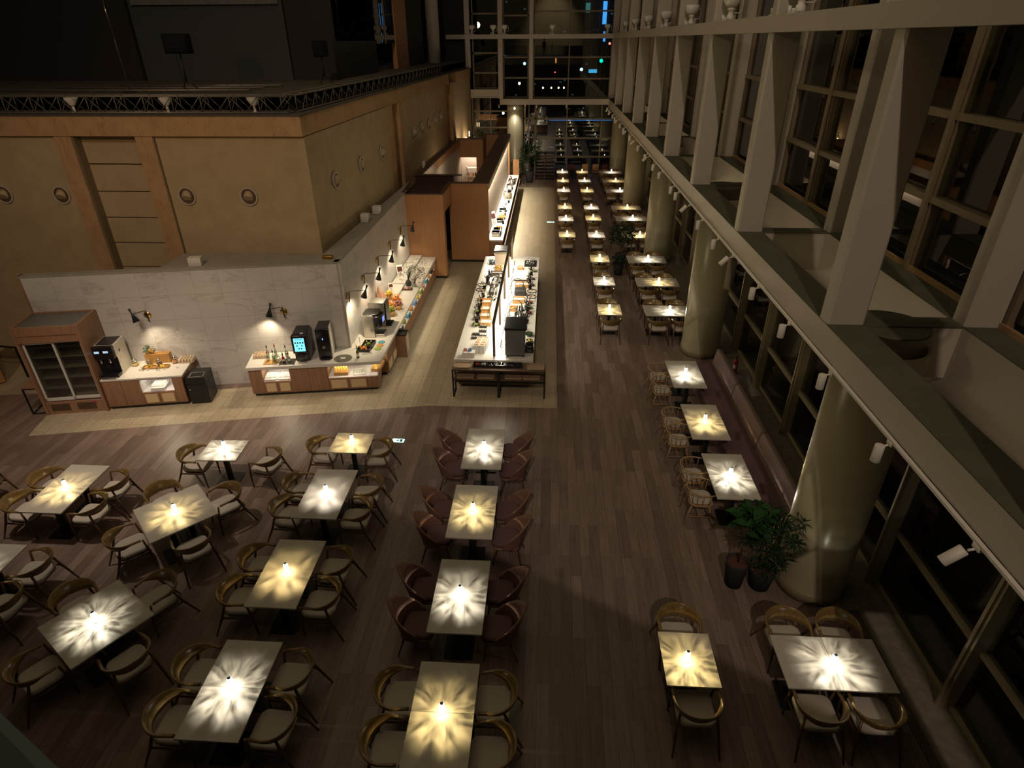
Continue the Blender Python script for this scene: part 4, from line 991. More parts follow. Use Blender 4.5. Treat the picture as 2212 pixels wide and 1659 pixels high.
# sconces
def sconce(x,y,z,a,arm,tilt_,label,energy=62,lit=False):
    t=thing('wall_lamp',label,'wall lamp',(x,y,z),a,'black cone wall lamps on brass plates')   # local -Y leaves the wall
    obj('back_plate',G().lathe([(0,0),(.085,0),(.085,.02),(0,.025)],0,0,24).rot(PI/2,axis='X'),'brass',t)
    obj('stem',G().tube([(0,-.03,-.17),(0,-.05,0),(0,-.05,.10)],.014,8),'black',t)
    ax,ay=arm
    obj('arm',G().tube([(0,-.05,.10),(0,-.05,.12),(ax*.1,-.05+ay*.1,.135),(ax,ay-.05,.13)],.008,8),'black',t)
    g=G().lathe([(.0,.16),(.030,.16),(.016,.05),(.022,.02),(.085,-.19),(.080,-.19),(.02,.0),(0,0)],0,0,26); g.rot(tilt_[0],axis='Y'); g.rot(tilt_[1],axis='X'); g.move((ax,ay-.05,.12))
    s=obj('shade',g,'black',t)
    mt=Matrix.Rotation(tilt_[1],4,'X')@Matrix.Rotation(tilt_[0],4,'Y'); p=mt@Vector((0,0,-.13)); 
    obj('bulb',G().ball(tuple(Vector((ax,ay-.05,.12))+p),.028,12),mat('bulb_lit',(1,.9,.7),.5,emit=10,ecol=(1,.82,.52)),t)
    l=bpy.data.lights.new('sconce','SPOT'); l.energy=energy; l.color=(1,.82,.56); l.spot_size=R_(118); l.spot_blend=.7; l.shadow_soft_size=.03
    o=bpy.data.objects.new('lamp_light',l); C.objects.link(o); o.parent=t; o.matrix_local=Matrix.Translation(Vector((ax,ay-.05,.12))+mt@Vector((0,0,-.17)))@mt
    return t
sconce(-9.88,13.46,2.10,MA,(-.22,-.22),(-.35,-.25),'black cone wall lamp above the low drinks cabinet')
sconce(-6.68,14.07,2.00,MA,(-.30,-.08),(.22,-.25),'black cone wall lamp above the bottles')
for i,(y,z) in enumerate(((14.68,2.20),(16.12,2.18),(17.7,2.18),(19.3,2.2),(20.9,2.24))):
    sconce(-5.18,y,z,PI/2,((-.05,.30)[0] if False else .08,-.42),(.0,.22 if i else .35),'black cone wall lamp on the marble side wall, %s from the corner'%od[i] if i<4 else 'black cone wall lamp on the marble side wall, nearest the wood panel')
# things on the ledge
tag(obj('speaker_box',G().rbox(-.15,-.1,0,.15,.1,.2,.01,.004),'white',None,(-8.6,13.98,3.225),MA),'small white box on the grey ledge above the marble wall','box')
gc=thing('gilt_clock','small gilt rectangular device on the ledge at the marble corner','device',(-5.52,14.62,3.225)); obj('body',G().rbox(-.13,-.06,0,.13,.06,.08,.02,.01),'brass',gc); obj('antenna',G().tube([(-.06,0,.08),(-.06,0,.17)],.006,6).tube([(.06,0,.08),(.06,0,.17)],.006,6),'chrome',gc)
for k,(x,y) in enumerate(((-5.52,18.2),(-5.42,19.2))): tag(obj('ledge_speaker',G().rbox(-.12,-.12,0,.12,.12,.24,.02,.01),'white',None,(x,y,3.225)),'small white speaker on the ledge above the buffet, %s one'%('near','far')[k],'speaker')
tag(obj('ledge_speaker',G().rbox(-.13,-.15,0,.13,.15,.26,.02,.01),'white',None,(-5.55,27.5,HP+.03)),'small white speaker on top of the brown kitchen wall','speaker')
# ---- items builders
def jar(x,y,z,label,r=.07,h=.15,fill='fruit_y'):
    t=thing('glass_jar',label,'jar',(x,y,z),0,'glass tea jars')
    obj('glass',G().lathe([(0,.0),(r,.0),(r,h*.8),(r*.8,h),(r*.75,h)],0,0,16),'clear',t); obj('lid',G().lathe([(r*.8,h),(r*.85,h+.015),(.02,h+.03),(.02,h+.05),(0,h+.05)],0,0,16),'chrome',t); obj('filling',G().lathe([(0,.01),(r*.9,.01),(r*.9,h*.5),(0,h*.55)],0,0,14),fill,t)
def bottle(x,y,z,label,col,h=.30,r=.035,grp='syrup bottles',cap='red'):
    t=thing('bottle',label,'bottle',(x,y,z),0,grp)
    obj('glass',G().lathe([(0,0),(r,0),(r,h*.6),(r*.35,h*.78),(r*.35,h)],0,0,14),col,t); obj('pourer',G().lathe([(0,h),(r*.45,h),(r*.45,h+.03),(.008,h+.04),(.006,h+.08),(0,h+.08)],0,0,10),cap,t); obj('paper_label',G().lathe([(r*1.02,h*.18),(r*1.02,h*.45)],0,0,14),'ceramic',t)
def cuprack(x,y,z,rz,label,nx=5,ny=4,w=.34,d=.26,mt='clear',base='steel',grp='racks of upturned glasses'):
    t=thing('glass_rack',label,'glass rack',(x,y,z),rz,grp)
    obj('tray',G().rbox(-w/2,-d/2,0,w/2,d/2,.025,.04,.008),base,t)
    g=G()
    for i in range(nx):
        for j in range(ny): g.lathe([(.030,.025),(.024,.10),(0,.102)],-w/2+w*(i+.5)/nx,-d/2+d*(j+.5)/ny,9)
    o=obj('glasses',g,mt,t); o['kind']='stuff'
def traystack(x,y,z,rz,label,n=1):
    t=thing('tray_of_cups',label,'tray',(x,y,z),rz,'white trays of small cups')
    for k in range(n): obj('tray',G().rbox(-.17+k*.01,-.2,k*.045,.17+k*.01,.2,k*.045+.04,.06,.015,6),'ceramic',t)
    g=G()
    for i in range(6):
        for j in range(6): g.lathe([(.020,0),(.024,.03),(.02,.03),(.016,.005)],-.125+i*.05,-.125+j*.05,8)
    g.move((0,0,n*.045)); o=obj('cups',g,'ceramic',t); o['kind']='stuff'
def crate(x,y,z,rz,w,d,h,label,m='crate',items=None,grp='honey wood crates'):
    t=thing('wooden_crate',label,'crate',(x,y,z),rz,grp); b=.012
    obj('box',G().box(-w/2,-d/2,0,w/2,d/2,b).box(-w/2,-d/2,b,w/2,-d/2+b,h).box(-w/2,d/2-b,b,w/2,d/2,h).box(-w/2,-d/2+b,b,-w/2+b,d/2-b,h).box(w/2-b,-d/2+b,b,w/2,d/2-b,h),m,t)
    if items:
        g=G()
        for i in range(9): g.ball((random.uniform(-w*.36,w*.36),random.uniform(-d*.34,d*.34),h*.75+random.uniform(-.01,.02)),random.uniform(.022,.034),8)
        o=obj('food',g,items,t); o['kind']='stuff'
    else: obj('insert',G().rbox(-w/2+.02,-d/2+.02,b,w/2-.02,d/2-.02,h*.7,.01,.004),'ceramic',t)
def bowl(x,y,z,r,label,m='darkceramic',fill=None,grp='serving bowls'):
    t=thing('serving_bowl',label,'bowl',(x,y,z),0,grp); obj('bowl',G().lathe([(0,.006),(r*.5,0),(r*.9,r*.45),(r,r*.6),(r*.93,r*.6),(r*.5,.02),(0,.02)],0,0,20),m,t)
    if fill:
        g=G()
        for i in range(14): a=random.uniform(0,6.28); q=random.uniform(0,r*.75); g.ball((q*math.cos(a),q*math.sin(a),r*.5),r*.16,7)
        o=obj('food',g,fill,t); o['kind']='stuff'
def tongs(x,y,z,a,label,grp='serving tongs'):
    t=thing('tongs',label,'tongs',(x,y,z),a,grp)
    for s in (-1,1): obj('arm',G().tube([(-.13,0,.004),(0,s*.02,.02),(.13,s*.03,.004)],[(.006,.003)]*3,6),'chrome',t)
def stand_ring(x,y,z,label):
    t=thing('plate_stand',label,'plate stand',(x,y,z),0,'black ring plate stands')
    n=28; obj('ring',G().tube([(.15*math.cos(2*PI*i/n),.15*math.sin(2*PI*i/n),.10) for i in range(n)],.013,6,closed=True),'matteblack',t)
    for k in range(3): a=2*PI*k/3; obj('leg',G().tube([(.15*math.cos(a),.15*math.sin(a),.10),(.11*math.cos(a),.11*math.sin(a),0)],.006,6),'matteblack',t)
    obj('wooden_knob',G().lathe([(0,.10),(.03,.10),(.03,.13),(0,.13)],0,0,12).box(-.15,-.006,.097,.15,.006,.103),'crate',t)
def chafer(x,y,z,rz,label,s=1.0,lid='chrome'):
    t=thing('chafing_dish',label,'chafing dish',(x,y,z),rz,'chafing dishes with arched handles')
    obj('base',G().rbox(-.2*s,-.15*s,0,.2*s,.15*s,.12*s,.03,.01),'darkceramic',t)
    g=G().grid(lambda u,v:(-.18*s+.36*s*u,-.14*s*math.cos(PI*v),.12*s+.14*s*math.sin(PI*v)),2,13); obj('roll_lid',g,lid,t)
    obj('handle',G().tube([(-.19*s,-.02,.12*s)]+[(-.19*s*math.cos(PI*i/10)*1.05,-.05*s,.16*s+.22*s*math.sin(PI*i/10)) for i in range(11)]+[(.19*s,-.02,.12*s)],.010,8),'chrome',t)
def gooseneck(x,y,z,rz,label):
    t=thing('heat_lamp',label,'heat lamp',(x,y,z),rz,'arched heat lamps')
    pts=[(0,0,0),(0,0,.30)]+[(.19-.19*math.cos(PI*i/12),0,.30+.20*math.sin(PI*i/12)) for i in range(13)]
    obj('neck',G().tube(pts,.012,8),'gunmetal',t); obj('shade',G().lathe([(.02,.30),(.035,.27),(.065,.16),(.06,.16),(0,.28)],.38,0,16),'gunmetal',t); obj('foot',G().cyl(0,0,0,.012,.05),'gunmetal',t)
def menu(x,y,z,rz,label,w=.16,h=.3):
    t=thing('menu_stand',label,'menu card',(x,y,z),rz,'standing menu cards'); obj('card',G().box(-w/2,-.006,0,w/2,.006,h).rot(-.3,axis='X'),'ceramic',t)
    obj('printed_picture',G().box(-w*.38,-.0085,h*.5,w*.38,-.0062,h*.85).rot(-.3,axis='X'),'dimred',t)
    g=G()
    for k in range(5): g.box(-w*.36,-.0085,h*(.1+.07*k),w*(.1+.05*(k%3)),-.0062,h*(.12+.07*k))
    obj('text_lines',g.rot(-.3,axis='X'),'blackgloss',t)
# ---- counter A items
def onA(x,y): return (x,y,H0+.045)
cm=thing('coffee_machine','black and white twin-spout coffee machine beside the fridge','coffee machine',onA(-10.83,12.46),UA)
obj('housing',G().rbox(.0,.10,0,.46,.66,.80,.02,.012),'white',cm); obj('front_panel',G().rbox(-.0,-.02,.48,.45,.11,.80,.02,.01),'blackgloss',cm)
obj('drip_tray',G().box(.02,-.08,.0,.43,.10,.08).box(.0,.09,.08,.46,.10,.48),'blackgloss',cm); obj('top_cover',G().box(.04,.12,.80,.42,.6,.815),'darkceramic',cm)
for k in (0,1):
    obj('touch_display',G().box(.04+k*.2,-.028,.65,.15+k*.2,-.019,.70),mat('pale_blue_display',(.6,.8,1),.4,emit=.6,ecol=(.4,.7,1)),cm)
    obj('spout',G().tube([(.1+k*.2,.03,.48),(.1+k*.2,.03,.34)],.025,10),'chrome',cm)
obj('side_sticker',G().box(.461,.22,.50,.464,.34,.66),'ceramic',cm); obj('sticker_mark',G().box(.464,.25,.55,.466,.31,.61),'blackgloss',cm); obj('red_badge',G().box(.461,.2,.40,.464,.235,.44),'fruit_o',cm)
obj('cup_tray',G().rbox(.06,-.16,0,.40,-.02,.03,.03,.006),'steel',cm)
crate(-9.86,13.33,H0+.045,UA,.58,.16,.26,'honey wood box standing at the back of the low drinks cabinet')
pl_=thing('potted_herb','small trailing green herb on the wooden tea box','potted plant',(-10.02,13.34,H0+.31)); obj('pot',G().lathe([(0,0),(.05,0),(.06,.07),(0,.07)],0,0,12),'crate',pl_); g=G(); leaves(g,(-.05,0,.07),.13,70,.05,.035,.3); obj('foliage',g,'leaf',pl_)
crate(-9.78,13.02,H0+.045,UA,.62,.16,.05,'low wooden tray under the tea jars','crate','fruit_y')
for x,y,f,n in ((-10.36,13.10,'fruit_y','left, with lemon slices'),(-9.95,13.06,'fruit_y','second, with yellow tea'),(-9.74,13.12,'velvetseat','third, with red berries'),(-9.44,13.30,'fruit_o','right, with amber tea')): jar(x,y,H0+.045,'lidded glass tea jar on the low drinks cabinet, '+n,fill=f)
for k,(x,y) in enumerate(((-10.08,12.82),(-9.9,12.84),(-9.62,12.86),(-9.49,12.89),(-9.22,13.0))): tag(obj('price_tag',G().box(-.035,-.004,0,.035,.004,.05).rot(-.4,axis='X'),'ceramic',None,onA(x,y),UA),'small white tag in front of the tea jars, %s from the left'%od[k].replace('nearest','first'),'tag','small white tags')
for k,(x,y) in enumerate(((-10.02,12.84),(-9.68,12.88))): tag(obj('measuring_scoop',G().lathe([(0,0),(.022,0),(.026,.10),(.022,.10),(.018,.01)],0,0,12),'clear',None,onA(x,y)),'clear narrow tumbler between the white tags, %s one'%('left','right')[k],'tumbler','clear tumblers')
cuprack(-9.18,13.42,H0+.045,UA,'clear rack of glasses at the right end of the low drinks cabinet',5,4,.36,.28,'smoke','smoke')
p=loc(OA,UA,1.2,.25); traystack(p[0],p[1],.43,UA,'stacked white trays of cups in the low drinks cabinet niche',2)
# ---- counter C items
WZ=.86
cuprack(-7.36,13.72,WZ,UC,'rack of upturned glasses at the left end of the drinks counter',5,4,.36,.28,'smoke','smoke')
bd1=tag(obj('serving_board',G().rbox(-.18,-.13,0,.18,.13,.018,.02,.004),'crate',None,(-6.97,13.42,WZ),UC),'honey wood board under the left bottles','board')
bd2=tag(obj('slate_board',G().rbox(-.19,-.16,0,.19,.16,.012,.01,.003),'darkceramic',None,(-6.56,13.46,WZ),UC),'dark slate board under the right bottles','board')
bl=[(-7.12,13.62,.30,'bottleglass','brown-capped tall'),(-7.06,13.46,.22,'bottleglass','short red-capped'),(-6.92,13.48,.24,'bottleglass','clear round'),(-6.93,13.66,.32,'bottleglass','tall slim'),(-6.62,13.60,.32,'bottleglass','tall blue-labelled'),(-6.50,13.44,.22,'bottleglass','short dark'),(-6.64,13.42,.20,'red','small red')]
for k,(x,y,h,c,n) in enumerate(bl): bottle(x,y,WZ+.018,n+' pourer bottle in the cluster on the drinks counter',c,h,.038,cap='red' if k%2 else 'blackgloss')
hb=thing('potted_herb','green mint sprig between the bottles on the drinks counter','potted plant',(-6.78,13.42,WZ)); obj('cup',G().lathe([(0,0),(.04,0),(.045,.06),(0,.06)],0,0,12),'clear',hb); g=G(); leaves(g,(0,0,.12),.11,70,.045,.03,.3); obj('foliage',g,'leaf',hb)
def pbox(name,label,cat,x,y,rz): return thing(name,label,cat,(x,y,WZ),rz)
dp=pbox('water_dispenser','black drinks dispenser with a glowing cyan touch screen','drinks dispenser',-6.34,13.44,UC)
obj('housing',G().rbox(0,.05,.0,.36,.66,.74,.04,.02),'blackgloss',dp); obj('screen_head',G().rbox(-.01,-.03,.26,.37,.12,.74,.03,.015),'blackgloss',dp)
obj('touch_screen',G().box(.05,-.036,.32,.31,-.029,.68),mat('cyan_screen_lit',(.2,.7,.85),.4,emit=1.5,ecol=(.16,.66,.86)),dp)
g=G()
for i in range(4): g.lathe([(0,0),(.022,0),(.022,.004),(0,.004)],0,0,12).rot(PI/2,axis='X',start=len(g.v)-26).move((.09+.06*i,-.037,.56),start=len(g.v)-26)
for (a,b) in ((.12,.48),(.24,.48),(.16,.40),(.22,.40)): g.box(a-.016,-.040,b-.016,a+.016,-.037,b+.016)
g.box(.08,-.040,.635,.28,-.037,.65)
obj('screen_icons',g,mat('screen_icon_teal',(.02,.10,.14),.5),dp)
obj('nozzle',G().box(.12,-.05,.16,.24,.06,.24),'darkceramic',dp); obj('drip_tray',G().box(.08,-.08,0,.28,.06,.04),'steel',dp); obj('top_button',G().rbox(.2,.1,.74,.28,.16,.752,.01,.003),'ceramic',dp)
tw=pbox('water_purifier','tall narrow black water purifier right of the screen dispenser','water purifier',-5.78,13.62,UC)
obj('housing',G().rbox(0,.10,.0,.32,.56,.84,.02,.01),'white',tw); obj('front_panel',G().rbox(-.005,.0,.0,.325,.12,.84,.015,.01),'blackgloss',tw); obj('top_cover',G().box(.01,.02,.84,.31,.54,.85),'darkceramic',tw)
obj('indicator_light',G().box(.15,-.006,.55,.165,-.001,.565).box(.15,-.006,.58,.165,-.001,.595),mat('blue_led_lit',(.1,.2,1),.4,emit=8,ecol=(.1,.25,1)),tw); obj('spout',G().box(.13,-.03,.32,.2,.02,.38),'steel',tw); obj('drip_tray',G().box(.04,-.06,0,.28,.02,.05),'blackgloss',tw)
rgl=thing('glass_board','round clear glass board on the front of the drinks counter','board',(-5.2,13.72,WZ)); obj('disc',G().cyl(0,0,0,.008,.23,n=36),'clear',rgl); obj('card',G().box(-.06,-.04,.008,.06,.04,.012),'ceramic',rgl)
bottle(-4.82,13.78,WZ,'green wine bottle standing near the counter corner',mat('wine_green',(.10,.16,.02),.15),.30,.037,'wine bottle','fruit_y')
p=loc(OC,UC,.49,.25); traystack(p[0],p[1],.43,UC,'white tray of cups in the drinks counter niche, left one',1)
p=loc(OC,UC,.83,.25); traystack(p[0],p[1],.43,UC,'white tray of cups in the drinks counter niche, right one',1)
p=loc(OC,UC,2.25,.25)
t=thing('juice_bottle_rack','rack of juice bottles with added amber glow in the drinks counter niche','bottle rack',(p[0],p[1],.43),UC,'amber bottle racks')
obj('basket',G().rbox(-.18,-.12,0,.18,.12,.09,.02,.005),'crate',t); g=G()
for i in range(5):
    for j in range(2): g.lathe([(0,.05),(.028,.05),(.028,.16),(.016,.19),(.016,.22),(0,.22)],-.14+i*.07,-.05+j*.09,10)
obj('bottles',g,mat('amber_bottles_painted_glow',(.8,.5,.1),.3,emit=.35,ecol=(1,.62,.15)),t)['kind']='stuff'  # amber glow is put into the bottles as emission; they are no lamps
p=loc(OC,UC,2.72,.22); cuprack(p[0],p[1],.43,UC,'white scalloped tray of glasses in the niche near the corner',5,3,.34,.24,'clear','ceramic')
t=thing('juice_bottle_rack','rack of juice bottles with added amber glow around the counter corner','bottle rack',(-4.42,14.0,.43),PI/2,'amber bottle racks')
obj('basket',G().rbox(-.18,-.12,0,.34,.12,.09,.02,.005),'crate',t); g=G()
for i in range(7):
    for j in range(2): g.lathe([(0,.05),(.028,.05),(.028,.18),(.016,.21),(.016,.24),(0,.24)],-.14+i*.07,-.05+j*.09,10)
obj('bottles',g,MATS['amber_bottles_painted_glow'],t)['kind']='stuff'  # same emissive amber glow put into these bottles
def niche_light(x,y,z,e,sx,sy):
    l=bpy.data.lights.new('niche_strip','AREA'); l.shape='RECTANGLE'; l.size=sx; l.size_y=sy; l.energy=e; l.color=(1,.88,.66); o=bpy.data.objects.new('niche_strip_light',l); C.objects.link(o); o.location=(x,y,z); return o
p=loc(OA,UA,1.23,.2); niche_light(p[0],p[1],.765,2.2,.6,.05)
p=loc(OC,UC,.66,.2); niche_light(p[0],p[1],.765,3,.6,.05)
p=loc(OC,UC,2.45,.2); niche_light(p[0],p[1],.765,3,.8,.05)
niche_light(-4.42,14.1,.765,2.2,.05,.6)
niche_light(-4.45,18.9,.765,13,.05,6.2)
# ---- counter B items
im=pbox('ice_machine','brushed steel ice and coffee machine with curved black front, near the corner','coffee machine',-4.98,14.98,0)
obj('housing',G().rbox(0,0,0,.30,.46,.66,.02,.015),'steel',im); obj('curved_head',G().rbox(.22,.0,.28,.52,.46,.64,.12,.06,6),'blackgloss',im)
obj('display',G().box(.516,.14,.42,.526,.32,.56),mat('blue_display_lit',(.15,.2,.8),.4,emit=1.2,ecol=(.2,.28,1)),im); obj('drip_tray',G().rbox(.28,.05,0,.56,.42,.09,.04,.01),'steel',im); obj('drip_grid',G().box(.31,.09,.09,.53,.38,.095),'black',im); obj('top_cover',G().rbox(.01,.01,.66,.44,.45,.70,.08,.02,5),'darkceramic',im)
im2=pbox('coffee_machine','taller brushed steel machine standing behind the curved one','coffee machine',-5.02,15.75,0)
obj('housing',G().rbox(0,0,0,.46,.44,.72,.02,.01),'steel',im2); obj('front_panel',G().box(.46,.02,.05,.50,.42,.70),'blackgloss',im2); obj('drip_tray',G().box(.46,.05,0,.60,.39,.05),'black',im2)
crate(-4.74,14.52,WZ,PI/2,.42,.30,.07,'dark tray of mixed fruit on the counter corner, far one','darkceramic','fruit_g','fruit trays')
crate(-4.78,14.22,WZ,0,.34,.22,.07,'dark tray of oranges on the counter corner, near one','darkceramic','fruit_o','fruit trays')
mrk=thing('wire_easel','small upright wire frame behind the fruit trays','frame',(-5.0,14.4,WZ),1.2); obj('frame',G().tube([(-.1,0,0),(-.1,0,.25),(.1,0,.25),(.1,0,0)],.006,6),'chrome',mrk)
for (x,y,m,n) in ((-4.44,14.72,'cyan','blue'),(-4.43,14.52,'crate','brown'),(-4.44,14.32,'fruit_g','green')):
    t=thing('coaster',n+' round plate beside the fruit trays','plate',(x,y,WZ),0,'three coloured plates'); obj('plate',G().lathe([(0,.004),(.07,.004),(.095,.014),(.095,.008),(.06,0),(0,0)],0,0,24),m,t)
tongs(-4.65,14.02,WZ,.4,'steel tongs in front of the orange tray')
br_=thing('brick_wedge','triangular brick-pattern panel leaning on the marble side wall','decor panel',(-5.16,17.2,WZ)); 
mB,nt,b=nodes('red_brick_pattern',.8); bt=N(nt,'ShaderNodeTexBrick'); nt.links.new(coords(nt,(1,1,1),(0,PI/2,0)),bt.inputs[0]); bt.inputs['Scale'].default_value=7; bt.inputs['Color1'].default_value=(.50,.20,.10,1); bt.inputs['Color2'].default_value=(.58,.27,.15,1); bt.inputs['Mortar'].default_value=(.7,.6,.5,1); nt.links.new(bt.outputs[0],b.inputs['Base Color'])
g=G().add([(0,-.25,0),(.35,-.25,0),(.35,.35,0),(0,.35,0),(0.02,.1,.62),(.05,.14,.62)],[(0,3,2,1),(0,1,4),(1,2,5,4),(2,3,5),(3,0,4,5)]); obj('panel',g,mB,br_)
# produce basket display
pb=0
for (x,y,r,m,n) in ((-4.60,16.55,.14,'fruit_g','green leaves, nearest'),(-4.72,16.95,.16,'fruit_o','orange vegetables'),(-4.48,17.05,.13,'pinkp','pink flowers'),(-4.62,17.45,.16,'fruit_o','dried flowers'),(-4.95,17.85,.12,'fruit_y','yellow flowers')):
    t=thing('produce_basket','woven basket of %s on the buffet counter'%n,'basket',(x,y,WZ),0,'produce baskets'); obj('basket',G().lathe([(0,0),(r*.7,0),(r,.16),(r*.93,.16),(r*.65,.02),(0,.02)],0,0,18),'crate',t)
    g=G(); leaves(g,(0,0,.20),r*.95,70,.07,.05,.2); obj('foliage',g,m,t)
    g=G(); 
    for i in range(8): g.ball((random.uniform(-r*.6,r*.6),random.uniform(-r*.6,r*.6),.2),.035,8)
    obj('produce',g,'tub' if m=='pinkp' else m,t)['kind']='stuff'
for k,(y0,y1) in enumerate(((17.9,19.0),(19.12,20.12),(20.24,21.18),(21.3,22.15))):
    t=thing('display_case','flat white lidded display case on the buffet counter, %s from the corner'%od[k],'display case',(-4.93,(y0+y1)/2,WZ),0,'white display cases')
    h=(y1-y0)/2; obj('body',G().box(-.22,-h,0,.20,h,.06),'ceramic',t); obj('lid',G().rbox(-.23,-h-.01,.06,.21,h+.01,.085,.01,.006),'worktop',t); obj('rail',G().box(.20,-h,.0,.225,h,.07),'steel',t)
menu(-5.02,19.85,WZ,.5,'tall leaning menu card against the marble side wall',.22,.45); menu(-4.98,18.3,WZ+.09,.5,'small menu card on the nearest display case',.16,.28)
va=thing('glass_vase','clear round glass vase of dried twigs on the buffet counter','vase',(-4.40,19.05,WZ)); obj('glass',G().lathe([(0,.0),(.09,0),(.10,.03),(.06,.15),(.09,.24),(.08,.24),(.05,.15),(.08,.03)],0,0,20),'clear',va)
g=G()
for i in range(16):
    a=random.uniform(-.9,2.2); L=random.uniform(.5,1.2); g.tube([(0,0,.05),(.1*math.cos(a),.12*math.sin(a),.3),(.35*L*math.cos(a),.7*L*math.sin(a)+.1,.38*L)],[.006,.005,.003],5)
obj('twigs',g,'oakleg',va); g=G(); leaves(g,(.0,.35,.36),.38,110,.06,.03,.3,.5); obj('dried_leaves',g,'brown',va)
vb=thing('vase','black vase of dark twigs beside the clear glass vase','vase',(-4.60,19.1,WZ)); obj('body',G().lathe([(0,0),(.08,0),(.10,.1),(.05,.2),(0,.2)],0,0,18),'darkceramic',vb)
g=G()
for i in range(18):
    a=random.uniform(1.0,2.4); L=random.uniform(.4,2.2); g.tube([(0,0,.18),(.1*math.cos(a),.25*L*math.sin(a),.42),(.15*math.cos(a),.9*L*math.sin(a),.30)],[.006,.005,.003],5)
obj('twigs',g,'leafdark',vb); g=G(); leaves(g,(-.05,.5,.32),.45,140,.05,.03,.3,.4); leaves(g,(-.1,1.5,.28),.5,120,.05,.03,.3,.3); obj('dried_leaves',g,'leafdark',vb)
crate(-4.55,18.72,WZ,0,.30,.14,.06,'narrow wooden tray beside the black vase','brown','pinkp')
shc=['ceramic','darkceramic','fruit_g','cyan','fruit_o','bluep','fruit_y','fruit_g','pinkp','cyan','fruit_o','darkceramic']
on_=['white','black','green','teal','orange','blue','yellow','lime','pink','sea-blue','amber','dark']
for k in range(12):
    y=15.95+k*.52; 
    if k==0:
        for q in range(1):
            t=thing('plate_stack','stack of white plates on the open buffet shelf','plate stack',(-4.38,y,.43)); obj('plates',G().lathe([(0,0),(.09,0),(.13,.02)]+[(.13+.004*(i%2),.02+.012*i) for i in range(12)]+[(.13,.17),(0,.16)],0,0,22),'ceramic',t)
    elif k%2: tag(obj('snack_box',G().rbox(-.09,-.14,0,.09,.14,.13,.01,.004),shc[k],None,(-4.36,y,.43)),'small %s box on the open buffet shelf, %s'%(on_[k],('near end','near middle','middle','beyond the middle','far part','far end')[k//2]),'box','coloured goods on the buffet shelf')
    else: 
        t=thing('storage_jar','small round %s pot on the open buffet shelf, %s'%(on_[k],('near end','near middle','middle','beyond the middle','far part','far end')[k//2]),'pot',(-4.36,y,.43),0,'coloured goods on the buffet shelf'); obj('pot',G().lathe([(0,0),(.07,0),(.09,.08),(.06,.14),(0,.14)],0,0,14),shc[k],t); obj('lid',G().lathe([(.05,.14),(.05,.16),(0,.17)],0,0,12),'ceramic',t)
# ------------------------------------------------------------------ island
isl=thing('buffet_island','long walnut buffet island with slatted sides','cabinet',(-1.31,13.83,0))
obj('body',G().box(-.95,.06,.10,.95,8.52,.79),wood_mat('walnut_slats',(.30,.17,.095),(.20,.105,.055),(38,38,2),.5,('X',16)),isl); obj('plinth',G().box(-.88,.10,0,.88,8.45,.10),'black',isl)
tag(obj('worktop',G().box(-2.33,13.83,.79,-.29,22.4,.85),'worktop'),'long white stone worktop on the buffet island','worktop')
IZ=.85
fm=thing('lamp_gantry','bronze steel lamp gantry standing along the middle of the island','gantry',(-1.31,14.08,IZ))
mG=mat('gantry_bronze',(.16,.115,.08),.35,.6)
for y in (0,2.0,4.03,6.03,8.04): obj('post',G().box(-.03,y-.03,0,.03,y+.03,.90),mG,fm); 
obj('top_beam',G().box(-.035,-.03,.90,.035,8.1,.95),mG,fm)
obj('led_strip',G().box(-.02,.05,.892,.02,8.0,.90),mat('led_strip_lit',(1,.9,.7),.5,emit=5,ecol=(1,.86,.62)),fm)
light('island_led_left','AREA',(-1.40,18.1,IZ+.88),(-1.75,18.1,IZ-.1),62,(1,.88,.66),7.9,.03)
light('island_led_right','AREA',(-1.22,18.1,IZ+.88),(-.80,18.1,IZ-.1),85,(1,.90,.70),7.9,.03)
for i in range(9): tag(obj('slot_vent',G().box(-.015,-.25,0,.015,.25,.006),'black',None,(-1.19,14.85+i*.85,IZ)),'black slot set along the middle of the island top, %s from the front'%od[i],'slot','black slots along the island')
# island left side
t=thing('packet_box','white box of pink and blue sugar packets at the near corner of the island','box',(-1.97,14.05,IZ)); obj('box',G().rbox(-.16,-.10,0,.16,.10,.13,.006,.003),'ceramic',t)
for m,x in (('pinkp',-.09),('bluep',.02)):
    g=G()
    for i in range(12): a=random.uniform(-.5,.5); g.box(-.03,-.004,0,.03,.004,.08).rot(a,axis='Y',start=len(g.v)-8).rot(random.uniform(0,3),axis='Z',start=len(g.v)-8).move((x+random.uniform(-.03,.03),random.uniform(.0,.08),.11),start=len(g.v)-8)
    obj('sugar_packets',g,m,t)['kind']='stuff'
for i in range(4):
    for j in range(2):
        crate(-1.80+j*.16+.02*i,14.26+i*.15,IZ,0,.15,.13,.22,'tall white and honey tea box, %s row from the front, %s'%(od[i].replace('nearest','first').replace('fourth','last'),('left','right')[j]),'ceramic' ,None,'tea boxes')
        tag(obj('tea_sachets',G().box(-.055,-.045,0,.055,.045,.012),'crate',None,(-1.80+j*.16+.02*i,14.26+i*.15,IZ+.19)),'honey coloured sachets filling the tea box, %s row, %s'%(od[i].replace('nearest','first').replace('fourth','last'),('left','right')[j]),'tea sachets','sachets in the tea boxes')
for k,(x,y) in enumerate(((-1.72,15.22),(-1.75,15.55),(-1.77,15.86),(-1.92,15.34),(-1.92,15.10))):
    t=thing('condiment_caddy','small black caddy of sachets on the island left side, %s one'%od[k].replace('nearest','first'),'caddy',(x,y,IZ),0,'black condiment caddies')
    obj('box',G().box(-.10,-.055,0,.10,.055,.06),'darkceramic',t); g=G()
    for i in range(4): g.ball((-.07+i*.047,0,.065),.019,8)
    obj('jar_tops',g,'ceramic',t)
